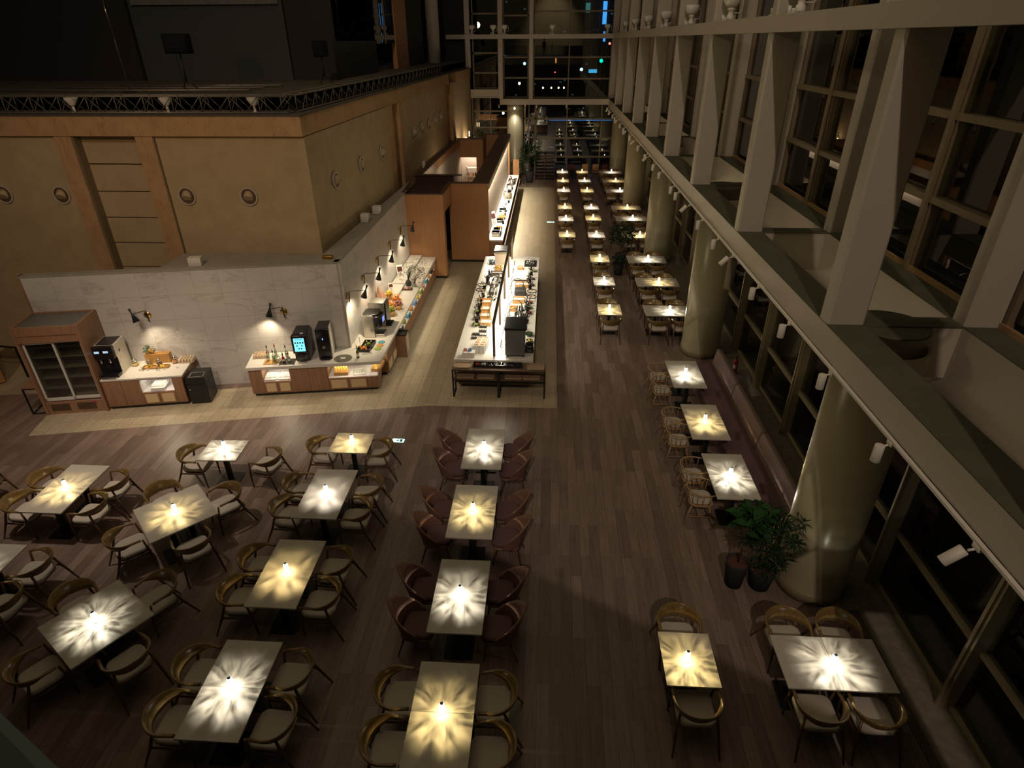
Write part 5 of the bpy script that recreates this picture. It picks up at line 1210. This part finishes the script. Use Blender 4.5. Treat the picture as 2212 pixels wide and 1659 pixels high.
for k,(x,y,w_) in enumerate(((-1.72,16.08,.32),(-1.76,16.52,.30),(-1.79,17.0,.28),(-1.82,17.5,.26))):
    crate(x,y,IZ,0,w_,.34,.12+.02*k,'honey wood bread crate on the island left side, %s from the front'%od[k],'crate',None)
for k,(x,y,f) in enumerate(((-2.0,15.95,'fruit_g'),(-2.02,16.4,'velvetseat'),(-2.04,16.9,'fruit_g'),(-2.05,17.4,'brown'),(-2.06,17.9,'fruit_o'),(-1.72,18.05,'brown'))):
    bowl(x,y,IZ,.11,'black serving bowl at the outer left edge of the island, %s from the front'%od[k],'darkceramic',f); tongs(x-.10,y-.02,IZ+.05,2.2,'steel tongs leaning at the left edge of the island, %s from the front'%od[k])
cs=thing('glass_cabinet','slanted steel and glass display frame on the island left side','display case',(-1.56,17.0,IZ))
fgx=G()
for y in (-.9,-.3,.3,.9): fgx.tube([(-.10,y,.0),(-.02,y,.42)],.012,6)
fgx.tube([(-.02,-.9,.42),(-.02,.9,.42)],.014,6).tube([(-.10,-.9,.02),(-.10,.9,.02)],.012,6); obj('frame',fgx,'steel',cs); obj('glass_pane',G().add([(-.10,-.9,.02),(-.10,.9,.02),(-.02,.9,.42),(-.02,-.9,.42)],[(0,1,2,3)]),'clear',cs)
stand_ring(-2.12,19.05,IZ,'black ring plate stand on the left edge of the island, far one'); stand_ring(-2.12,18.6,IZ,'black ring plate stand on the left edge of the island, near one')
tag(obj('marble_slab',G().rbox(-.24,-.42,0,.22,.30,.02,.01,.004),mat('grey_marble',(.30,.30,.30),.3),None,(-1.72,19.7,IZ)),'grey marble slab on the left side of the island','slab')
chafer(-1.72,18.55,IZ,PI/2,'chafing dish with chrome roll lid, left side of the island, near one',.9); chafer(-1.72,19.25,IZ+.02,PI/2,'chafing dish with chrome roll lid on the grey marble slab',.8)
gooseneck(-1.50,18.9,IZ,PI,'dark arched heat lamp over the left chafing dishes, near one'); gooseneck(-1.50,19.7,IZ,PI,'dark arched heat lamp over the left chafing dishes, far one')
bowl(-1.70,19.82,IZ+.02,.12,'black bowl at the far end of the grey marble slab','darkceramic','brown')
tag(obj('utensil_cup',G().lathe([(0,0),(.06,0),(.06,.13),(.05,.13),(.05,.01),(0,.01)],0,0,16),'darkceramic',None,(-2.02,19.85,IZ)),'black utensil cup on the left edge of the island','cup')
t=thing('pepper_mill','dark pepper mill on the left edge of the island','mill',(-2.0,20.3,IZ)); obj('body',G().lathe([(0,0),(.05,0),(.035,.08),(.05,.14),(.03,.16),(0,.16)],0,0,14),'darkceramic',t); obj('knob',G().lathe([(0,.16),(.02,.17),(.02,.2),(0,.22)],0,0,10),'blackgloss',t)
crate(-1.72,20.32,IZ,0,.42,.22,.12,'dark wooden bread box beside the pepper mill','brown',None); crate(-1.72,20.86,IZ,0,.28,.30,.12,'honey wood crate with slices beyond the dark box','crate','fruit_y')
cl=thing('cloche','clear domed cover with a painted blue glow near the far end of the island','cloche',(-2.0,21.6,IZ)); obj('dome',G().lathe([(.18,0),(.18,.05),(.15,.16),(.08,.22),(0,.24)],0,0,24),'clear',cl); obj('base',G().cyl(0,0,0,.015,.2,n=24),'darkceramic',cl); obj('blue_glow_shape',G().box(-.12,-.02,.02,.12,.02,.12).box(-.02,-.12,.02,.02,.12,.12),'bluep',cl)  # blue cross inside the dome stands in for a blue glow
ic=thing('ice_cream_cabinet','boxy cream cabinet with a black sloping top at the far end of the island','cabinet',(-1.62,21.75,IZ)); obj('body',G().prism([(-.28,-.3),(.16,-.3),(.16,.35),(-.28,.35)],0,.46),mat('cream_box',(.55,.44,.36),.5),ic); obj('lid',G().rbox(-.30,-.30,.46,.18,.37,.52,.02,.01),'blackgloss',ic); obj('glass_front',G().box(-.29,-.33,.40,.17,-.30,.52),'clear',ic)
# island right side
bx=thing('soup_cabinet','large dark steel cabinet on castors at the near right end of the island','warming cabinet',(-.76,14.32,IZ))
obj('body',G().rbox(-.26,-.30,.05,.24,.30,.74,.01,.005),mat('dark_steel',(.17,.17,.155),.5,.2),bx); obj('top_tray',G().rbox(-.28,-.30,.74,.28,.45,.82,.02,.01),'black',bx); obj('top_lip',G().box(-.26,-.31,.735,.24,-.295,.75),'steel',bx)
for x in (-.2,.2):
    for y in (-.24,.24): obj('castor',G().cyl(x,y,0,.05,.03),'black',bx)
t=thing('toaster','black countertop appliance beside the steel cabinet','appliance',(-.42,14.40,IZ),0); obj('body',G().rbox(-.09,-.14,0,.12,.14,.20,.03,.02),'blackgloss',t); obj('handle',G().tube([(.12,-.08,.05),(.16,-.08,.12),(.16,.08,.12),(.12,.08,.05)],.008,6),'chrome',t)
bowl(-.42,14.95,IZ,.10,'small bowl of lemon slices behind the black appliance','darkceramic','fruit_y'); bowl(-.44,15.35,IZ,.13,'dark bowl on the right edge behind the steel cabinet','darkceramic','leaf')
cab=G()
for k in range(3): cab.tube([(-1.05,14.1+.18*k,IZ+.01),(-1.15,14.2+.2*k,IZ+.02),(-1.18,14.5+.2*k,IZ+.01),(-1.1,14.75+.2*k,IZ+.01)],.005,5)
tag(obj('power_cable',cab,'black'),'loose black power cables beside the steel cabinet','cable')
for k,(y,s) in enumerate(((15.5,.8),(16.1,.9),(16.75,.95))):
    chafer(-.78,y,IZ,PI/2,'chafing dish with chrome roll lid, right side of the island, %s from the front'%od[k],s); gooseneck(-1.08,y,IZ,0,'dark arched heat lamp over the right chafing dishes, %s from the front'%od[k])
crate(-.92,17.15,IZ,0,.34,.22,.12,'honey wood crate with pastries, right side of the island, near one','crate','fruit_o'); crate(-.86,17.85,IZ,0,.36,.30,.13,'honey wood crate, right side of the island, middle one','crate',None)
chafer(-.83,18.5,IZ,0,'round-lidded dark chafing dish on the right side of the island',.95,'darkceramic'); gooseneck(-1.12,18.6,IZ,0,'large dark arched heat lamp over the black chafing dish')
crate(-.82,19.2,IZ,0,.44,.30,.13,'slatted honey wood bread box, right side of the island','crate',None)
t=thing('covered_tray','large white covered tray on the right side of the island','tray',(-.86,20.15,IZ)); obj('lid',G().rbox(-.24,-.42,.04,.24,.42,.10,.02,.01),'ceramic',t); obj('base',G().box(-.25,-.43,0,.25,.43,.04),'darkceramic',t)
crate(-.95,21.0,IZ,0,.20,.20,.09,'small honey wood block near the far right end of the island','crate',None)
t=thing('wire_rack','black wire rack with loops at the far right corner of the island','rack',(-.60,21.6,IZ)); obj('base',G().box(-.22,-.36,0,.22,.36,.015),'black',t)
for k in range(3):
    n=18; obj('loop',G().tube([(-.0+.15*math.cos(2*PI*i/n),-.22+k*.2+.07*math.sin(2*PI*i/n),.10) for i in range(n)],.008,6,closed=True).box(-.006,-.22+k*.2-.07,0,.006,-.22+k*.2-.058,.10),'chrome',t)
stand_ring(-.46,18.55,IZ,'black ring plate stand on the right edge of the island, far one'); stand_ring(-.46,18.05,IZ,'black ring plate stand on the right edge of the island, near one')
for k,(x,y,f) in enumerate(((-.50,16.9,'red'),(-.50,17.35,'fruit_g'),(-.50,17.75,'red'),(-.48,19.3,'brown'),(-.48,19.9,'brown'),(-.44,20.7,'fruit_g'))):
    bowl(x,y,IZ,.09,'black serving bowl at the outer right edge of the island, %s from the front'%od[k],'darkceramic',f)
    tongs(x+.08,y+.12,IZ+.0,.8,'steel tongs at the right edge of the island, %s from the front'%od[k])
for k,(x,y) in enumerate(((-.62,19.6),(-.60,17.2),(-.64,16.4))):
    t=thing('utensil_holder','dark utensil holder with ladles on the right of the island, %s from the back'%('first','second','third')[k],'utensil holder',(x,y,IZ),0,'utensil holders'); obj('cup',G().lathe([(0,0),(.05,0),(.055,.14),(.045,.14),(.04,.01)],0,0,14),'darkceramic',t)
    for i in range(4): obj('utensil',G().tube([(0,0,.05),(.05*math.cos(i*1.6),.05*math.sin(i*1.6),.26)],[.005,.009],6),'chrome',t)
rd=thing('bin_tray','dark rail with a red end fixed behind the island far edge','rail',(-.75,22.48,.70)); obj('bar',G().box(-.35,-.03,0,.1,.05,.10),'darkceramic',rd); obj('red_end',G().box(.1,-.03,0,.32,.05,.10),'red',rd); obj('bracket',G().box(-.02,-.06,0,.02,-.03,.10),'black',rd)
# trestle with cutlery and trays
tr=thing('tray_station','black framed wooden tray station at the near end of the island','shelf unit',(-1.15,13.57,0))
obj('top',G().box(-1.17,-.20,.775,1.17,.22,.80),'station',tr); obj('lower_shelf',G().box(-1.14,-.19,.50,1.14,.21,.52),'station',tr)
for x in (-1.16,0.0,1.16):
    w_=.02 if x else .035
    obj('leg_frame',G().box(x-w_,-.20,0,x+w_,-.165,.775).box(x-w_,.185,0,x+w_,.22,.775).box(x-w_,-.20,0,x+w_,.22,.03),'black',tr)
obj('rail',G().box(-1.16,-.20,.48,1.16,-.175,.50).box(-1.16,.19,.22,1.16,.215,.245).box(-1.16,-.2,.76,1.16,-.18,.776),'black',tr)
def wtray(x,y,z,label,rz=0):
    t=thing('serving_tray',label,'tray',(x,y,z),rz,'pale wood serving trays'); g=G()
    obj('base',G().rbox(-.22,-.15,0,.22,.15,.012,.05,.004),'traywood',t)
    for k in range(3): pass
    n=40; pts=[]
    for i in range(n):
        a=2*PI*i/n; c,s=math.cos(a),math.sin(a); pts.append((math.copysign(abs(c)**.35*.22,c),math.copysign(abs(s)**.35*.15,s),.025))
    obj('rim',G().tube(pts,[(.008,.016)]*n,6,closed=True),'traywood',t)
wtray(-2.08,13.58,.80,'pale wood serving tray on top of the tray station, left'); wtray(-.22,13.56,.80,'pale wood serving tray on top of the tray station, right')
for k,x in enumerate((-2.0,-1.48,-.78,-.32)): wtray(x,13.56,.52,'pale wood serving tray on the lower shelf of the tray station, %s'%('far left','centre left','centre right','far right')[k])
ct_=thing('cutlery_tray','black divided cutlery tray on top of the tray station','cutlery tray',(-1.18,13.60,.80))
g=G().box(-.62,-.10,0,.62,.10,.01).box(-.62,-.10,.01,.62,-.09,.07).box(-.62,.09,.01,.62,.10,.07)
for i in range(8): g.box(-.62+i*.1757,-.09,.01,-.61+i*.1757,.09,.07)
obj('tray_body',g,'blackgloss',ct_)
for i,m in enumerate(('red','ceramic','chrome','ceramic','ceramic','chrome','darkceramic')):
    g=G()
    for q in range(9):
        a=random.uniform(-.12,.12); x=-.53+i*.1757+random.uniform(-.05,.05); y=random.uniform(-.01,.01); g.tube([(x-.0,y-.07,.02+q*.004),(x+a*.2,y+.02,.025+q*.004),(x+a*.3,y+.07,.02+q*.004)],[(.003,.003),(.004,.003),(.012,.004)],5)
    obj('cutlery',g,m,ct_)['kind']='stuff'
# ------------------------------------------------------------------ back counter with live stations
bcn=thing('kitchen_counter','long walnut-fronted cooking counter along the taupe wall','cabinet',(-1.82,24.4,0))
obj('body',G().box(-.60,0,.10,-.02,13.7,.84),'walnut',bcn); obj('plinth',G().box(-.55,.05,0,-.08,13.65,.10),'black',bcn); obj('front_ledge',G().box(-.02,0,.66,.10,13.7,.70),'brown',bcn)
tag(obj('worktop',G().box(-2.44,24.4,.84,-1.82,38.15,.90),'worktop'),'long bright white worktop of the cooking counter','worktop')
light('kitchen_strip','AREA',(-2.39,31.2,3.0),(-1.2,31.2,.0),950,(1,.90,.70),13.2,.05)
tag(obj('light_strip',G().box(-2.43,24.6,3.06,-2.39,38.0,3.09),MATS['led_strip_lit']),'slim lit strip under the brown wall cap over the cooking counter','light strip')
BZ=.90
menu(-2.30,26.6,BZ,.9,'white menu board with a red picture on the cooking counter',.30,.62)
for k,(y,m,h,w_) in enumerate(((25.1,'steel',.16,.34),(25.7,'ceramic',.12,.3),(27.3,'darkceramic',.10,.3),(29.2,'leafdark',.1,.34),(34.8,'steel',.1,.3))):
    t=thing('food_tray','%s on the cooking counter, %s from the near end'%({'steel':'steel pan','ceramic':'white dish','darkceramic':'black pan','leafdark':'green dish'}[m],od[k]),'dish',(-2.15,y,BZ),0,'dishes on the cooking counter'); obj('dish',G().rbox(-w_/2,-.2,0,w_/2,.2,h,.04,.01),m,t); obj('rim',G().rbox(-w_/2-.01,-.21,h-.015,w_/2+.01,.21,h,.04,.005),'chrome',t)
crate(-2.1,26.1,BZ,0,.26,.3,.1,'honey wood crate on the cooking counter, near one','crate','fruit_o'); crate(-2.1,27.8,BZ,0,.30,.4,.14,'honey wood crate on the cooking counter, far one','crate','fruit_y')
hd=thing('heat_lamp','large chrome arched heat lamp over a steel pot on the cooking counter','heat lamp',(-2.2,33.0,BZ)); obj('neck',G().tube([(0,0,0),(0,0,.7)]+[(.13-.13*math.cos(PI*i/10),0,.7+.2*math.sin(PI*i/10)) for i in range(11)],.03,10),'chrome',hd); obj('shade',G().lathe([(.03,.72),(.06,.66),(.22,.5),(.21,.5),(0,.66)],.26,0,24),'steel',hd)
t=thing('stock_pot','steel stock pot on the cooking counter under the arched lamp','pot',(-2.1,31.9,BZ)); obj('pot',G().lathe([(0,0),(.22,0),(.22,.32),(.24,.33),(.2,.33),(.2,.05),(0,.05)],0,0,26),'steel',t); obj('lid',G().lathe([(.21,.33),(.1,.39),(.03,.4),(.03,.44),(0,.44)],0,0,22),'chrome',t)
t=thing('induction_hob','black induction hob at the far end of the cooking counter','hob',(-2.12,36.4,BZ)); obj('plate',G().box(-.24,-.7,0,.24,.7,.02),'blackgloss',t)
for y in (-.35,.35): obj('pan',G().lathe([(0,.02),(.16,.02),(.17,.07),(.15,.07),(.14,.03),(0,.03)],0,y,20),'steel',t)
for k in range(7):
    y=25.5+k*1.1; tag(obj('utensil',G().tube([(0,0,.01),(.05,.12,.03),(.02,.26,.01)],[(.006,.004),(.006,.004),(.02,.006)],6),'chrome',None,(-1.95,y,BZ)),'steel spoon lying on the cooking counter edge, %s from the near end'%od[k],'spoon','spoons along the cooking counter')
for k in range(5):
    t=thing('sauce_pot','small white sauce pot on the cooking counter, %s from the near end'%od[k],'sauce pot',(-2.2+.08*(k%2),28.6+k*.42,BZ),0,'small sauce pots'); obj('pot',G().lathe([(0,0),(.06,0),(.07,.09),(.06,.09),(.05,.01)],0,0,14),'ceramic',t); obj('ladle',G().tube([(0,0,.03),(.06,.02,.2)],.006,6),'chrome',t)
# more serving gear crowded along the edges of the island and the cooking counter
def utensils(x,y,z,label,k=0):
    t=thing('utensil_stand',label,'utensil stand',(x,y,z),k*.7,'dark utensil stands')
    obj('pot',G().lathe([(0,0),(.045,0),(.05,.12),(.042,.12),(.036,.01),(0,.01)],0,0,14),'matteblack',t)
    for i in range(5):
        a=i*1.26+k; obj('utensil',G().tube([(0,0,.03),(.06*math.cos(a),.06*math.sin(a),.20),(.10*math.cos(a),.10*math.sin(a),.27)],[.005,.006,.016],6),('gunmetal','matteblack')[i%2],t)
sp=['first','second','third','fourth','fifth','sixth','seventh','eighth','ninth','tenth']
for k,y in enumerate((16.15,16.65,17.15,17.65,18.2,18.9,19.45)): utensils(-1.99-.02*(k%3),y,IZ,'dark stand of serving utensils on the left edge of the island, %s from the front'%sp[k],k)
for k,y in enumerate((15.75,16.2,16.65,17.1,17.55,19.0,19.55,20.35,20.9)): utensils(-.56+.03*(k%2),y,IZ,'dark stand of serving utensils on the right edge of the island, %s from the front'%sp[k],k)
for k,y in enumerate((25.3,26.9,28.3,30.9,32.6,34.0,35.3)): utensils(-1.98,y,BZ,'dark stand of ladles on the cooking counter, %s from the near end'%sp[k],k)
for k,(x,y) in enumerate(((-1.72,17.95),(-1.6,19.55),(-1.62,20.0))): 
    t=thing('round_pan','black lidded pan on the island left side, %s from the front'%sp[k],'pan',(x,y,IZ+.022),k,'black lidded pans'); obj('pan',G().lathe([(0,0),(.13,0),(.15,.07),(.0,.07)],0,0,22),'matteblack',t); obj('lid',G().lathe([(.15,.07),(.08,.11),(.015,.12),(.015,.15),(0,.15)],0,0,20),'gunmetal',t); obj('handle',G().tube([(.15,0,.06),(.27,0,.07)],.01,6),'matteblack',t)
for k,(x,y,m) in enumerate(((-2.2,29.9,'ceramic'),(-2.15,30.6,'steel'),(-2.25,35.6,'ceramic'),(-2.1,33.7,'darkceramic'),(-2.25,28.0,'ceramic'),(-2.05,29.6,'darkceramic'))):
    bowl(x,y,BZ,.14,'round serving bowl on the cooking counter, %s added from the near end'%sp[k] if False else '%s mixing bowl on the cooking counter, %s of the six bowls'%({'ceramic':'white','steel':'steel','darkceramic':'black'}[m],sp[k]),m,None,'mixing bowls on the cooking counter')
# things glimpsed in the dark gap between the two wood panels
for k in range(5): tag(obj('stacked_bowl',G().lathe([(0,0),(.08,0),(.12,.06),(.11,.06),(.07,.01),(0,.01)],0,0,16),'ceramic',None,(-4.25,23.0,.5+k*.42)),'white bowl on a dark shelf in the gap between panels, %s from the floor'%od[k],'bowl','bowls in the dark gap')
gp=thing('dark_shelf','dark shelf rack in the gap between the two wood panels','shelf',(-4.3,23.1,0))
for k in range(5): obj('shelf_board',G().box(-.25,-.4,.46+k*.42,.3,.6,.49+k*.42),'black',gp)
obj('upright',G().box(-.25,-.42,0,-.22,.6,2.3),'black',gp)

# ------------------------------------------------------------------ the balcony the picture is taken from (it mirrors in the end glazing)
struct('floor_balcony',G().prism([(-14,-9),(12,-9),(12,-6.6),(1.5,-.62),(.12,.10),(-.55,.48),(-2.6,1.50),(-7,3.8),(-14,3.8)],5.9,6.3),mat('teal_terrazzo',(.10,.14,.12),.6))
br=thing('balcony_railing','dark balcony handrail with glass, at the bottom left corner','railing',(0,0,0))
hr=[(-7,3.62,7.35),(-2.55,1.34,7.35),(-.6,.345,7.35),(0,.035,7.35),(1.22,-.62,7.35),(11,-6.2,7.35)]
g=G()
for a,b in zip(hr,hr[1:]): g.bar(a,b,.036,.03)
obj('handrail',g,'black',br)
g=G()
for a,b in zip(hr,hr[1:]): g.add([(a[0],a[1],6.3),(b[0],b[1],6.3),(b[0],b[1],7.33),(a[0],a[1],7.33)],[(0,1,2,3)])
obj('glass_panel',g,'glass',br)
struct('wall_behind',G().box(-14,-9.2,5,12,-9,14),mat('warm_cream_wall',(.55,.46,.32),.8))
light('back_wall_washer','SPOT',(0,-4.5,16.5),(0,-9,8.5),1600,(1,.80,.5),spot=60,blend=.8,radius=.1)
sg2=G()
for i in range(16): sg2.box(-9+i*.35,-7.5,6.3+i*.30,-8.5+i*.35,-6.3,6.45+i*.30)
tag(obj('staircase',sg2,'beam'),'staircase rising behind the balcony, seen only in reflections','staircase')
# photographer
def person():
    t=thing('person','person in dark clothes standing beside a tripod, seen only as a reflection','person',(-1.0,-1.3,6.3))
    me=bpy.data.meshes.new('body'); J=[(0,0,.95,.15,.11),(0,0,1.18,.13,.10),(0,0,1.42,.17,.11),(0,0,1.52,.06,.06),(0,.01,1.58,.055,.055),(0,.02,1.66,.085,.10),(0,.02,1.74,.07,.085)]
    V_=[j[:3] for j in J]; Rr=[(j[3],j[4]) for j in J]; E_=[(i,i+1) for i in range(6)]
    for s in (-1,1):
        b=len(V_); V_+=[(s*.19,0,1.40),(s*.25,.02,1.12),(s*.20,.16,.98),(s*.17,.22,.95)]; Rr+=[(.055,.055),(.045,.045),(.035,.035),(.04,.025)]; E_+=[(2,b),(b,b+1),(b+1,b+2),(b+2,b+3)]
        b=len(V_); V_+=[(s*.10,0,.86),(s*.11,.01,.48),(s*.12,-.02,.09),(s*.13,.12,.04)]; Rr+=[(.09,.09),(.06,.06),(.045,.045),(.045,.03)]; E_+=[(0,b),(b,b+1),(b+1,b+2),(b+2,b+3)]
    me.from_pydata(V_,E_,[]); me.update(); o=bpy.data.objects.new('body',me); C.objects.link(o); o.parent=t; me.materials.append(mat('dark_clothes',(.03,.03,.035),.9))
    md=o.modifiers.new('skin','SKIN'); sv=me.skin_vertices[0].data
    for i,r in enumerate(Rr): sv[i].radius=r
    sv[0].use_root=True; o.modifiers.new('sub','SUBSURF').levels=1
    obj('hair',G().ball((0,.0,1.74),.10,12,.9),mat('dark_hair',(.01,.008,.006),.8),t)
person()
tp=thing('tripod','black camera tripod standing on the balcony','tripod',(0,-.16,6.3))
for k in range(3): a=R_(243)+2*PI*k/3; obj('leg',G().tube([(.03*math.cos(a),.03*math.sin(a),1.3),(.30*math.cos(a)-.05,.30*math.sin(a)-.06,.0)],[.018,.010],8),'black',tp)
obj('centre_column',G().tube([(0,0,1.0),(0,0,1.45)],.016,8),'black',tp); obj('head',G().rbox(-.05,-.06,1.45,.05,.02,1.52,.02,.01),'black',tp)
# ------------------------------------------------------------------ city outside
struct('ground_outside',G().box(-60,44,-.6,70,160,-.4).box(6.2,-30,-.6,70,44,-.4),mat('dark_asphalt',(.02,.02,.022),.7))
def neon(x,y,z,w_,h,col,e,label,name='street_lamp',cat='lamp',d=.2):
    m=mat('lit_%s_%d_%d_%d'%(name,int(e*10),int(col[0]*100),int(col[2]*100)),col,.5,emit=e,ecol=col)
    t=thing(name,label,cat,(x,y,-.4),0,'city lights beyond the glazing')
    z+=.4
    obj('lit_part',G().ball((0,0,z),w_/2,10) if w_==h else G().box(-w_/2,-d/2,z-h/2,w_/2,d/2,z+h/2),m,t)
    obj('support',G().box(-.03,d/2,0,.03,d/2+.06,z),'black',t); return t
CY_=(.25,.80,1.0)
neon(3.04,70,5.36,.30,.30,(.25,.8,1),16,'bright cyan street lamp far beyond the end glazing')
neon(5.8,80,10.6,.45,2.2,(.06,.35,.9),2.2,'vertical pale blue neon sign on a building beyond the end glazing','neon_sign','sign')
neon(5.9,80,8.3,.25,1.0,(.06,.35,.9),2.2,'short blue neon bar under the vertical sign beyond the glazing','neon_sign','sign')
neon(5.75,80,12.3,1.1,.5,(.2,.6,.65),1.2,'teal lit sign board at the top of the end glazing','neon_sign','sign')
neon(3.9,80,11.1,.5,.9,(.08,.32,.36),.7,'dim teal upright sign near the top of the end glazing','neon_sign','sign')
neon(4.5,75,5.0,.9,.35,(.05,.4,.75),1.8,'small cyan sign beyond the end glazing, right of the street lamp','neon_sign','sign')
neon(5.36,75,6.0,.4,.4,(.0,.45,.35),4,'small green round light beyond the end glazing')
neon(5.73,70,7.65,.22,.22,(1,.05,.04),22,'red aircraft light beyond the end glazing')
neon(8.28,60,7.37,.13,.13,(1,.06,.04),18,'tiny red light between the gallery posts')
neon(.42,70,6.2,.14,.5,(1,.35,.08),1.2,'orange upright light beyond the end glazing')
neon(.36,70,5.1,.14,.14,(1,.05,.04),8,'tiny red light low beyond the end glazing')
neon(-2.37,60,6.2,.26,.26,(.5,.8,1),3,'small white square light beyond the end glazing, left pane')
neon(-2.82,60,4.65,.22,.22,(1,.66,.40),14,'glowing ball for a starburst lamp reflection beyond the end glazing, left pane')  # glowing ball added for the mirror image of the end spotlight
for k,x in enumerate((-.72,.02,.66,1.13)): neon(x,60,4.30,.15,.15,(1,.75,.45),10,'glowing ball for a lamp reflection in the row of four beyond the end glazing, %s from the left'%('first','second','third','fourth')[k])  # glowing balls added for a row of lamp reflections in the glass
neon(2.25,50,2.7,4.7,.05,(.02,.16,.55),.9,'long thin blue light line beyond the end glazing','light_line','light')
neon(12,27.86,3.83,.55,.16,(1,.03,.01),.8,'blurred red light seen through the upper right windows')
neon(12,27.8,3.0,.75,.42,(.12,.26,.30),.5,'pale blue lit shop window seen through the upper right windows','lit_window','window')
neon(-16,52,10.8,.5,.12,(1,.35,.2),4,'small orange light in the dark upper left window')
bg=thing('city_building','dark building across the street with a few lit windows','building',(0,80.4,0))
obj('block',G().box(-30,0,-.4,34,10,30),mat('dark_facade',(.012,.014,.018),.8),bg)
g=G()
for k in range(34):
    x=random.uniform(-6,12); z=random.uniform(2,22); g.box(x,-.1,z,x+.22,0,z+.16)
o=obj('lit_windows',g,mat('city_window_lit',(.4,.6,.75),.5,emit=.10,ecol=(.35,.6,.85)),bg); o['kind']='stuff'
bpy.context.view_layer.update()
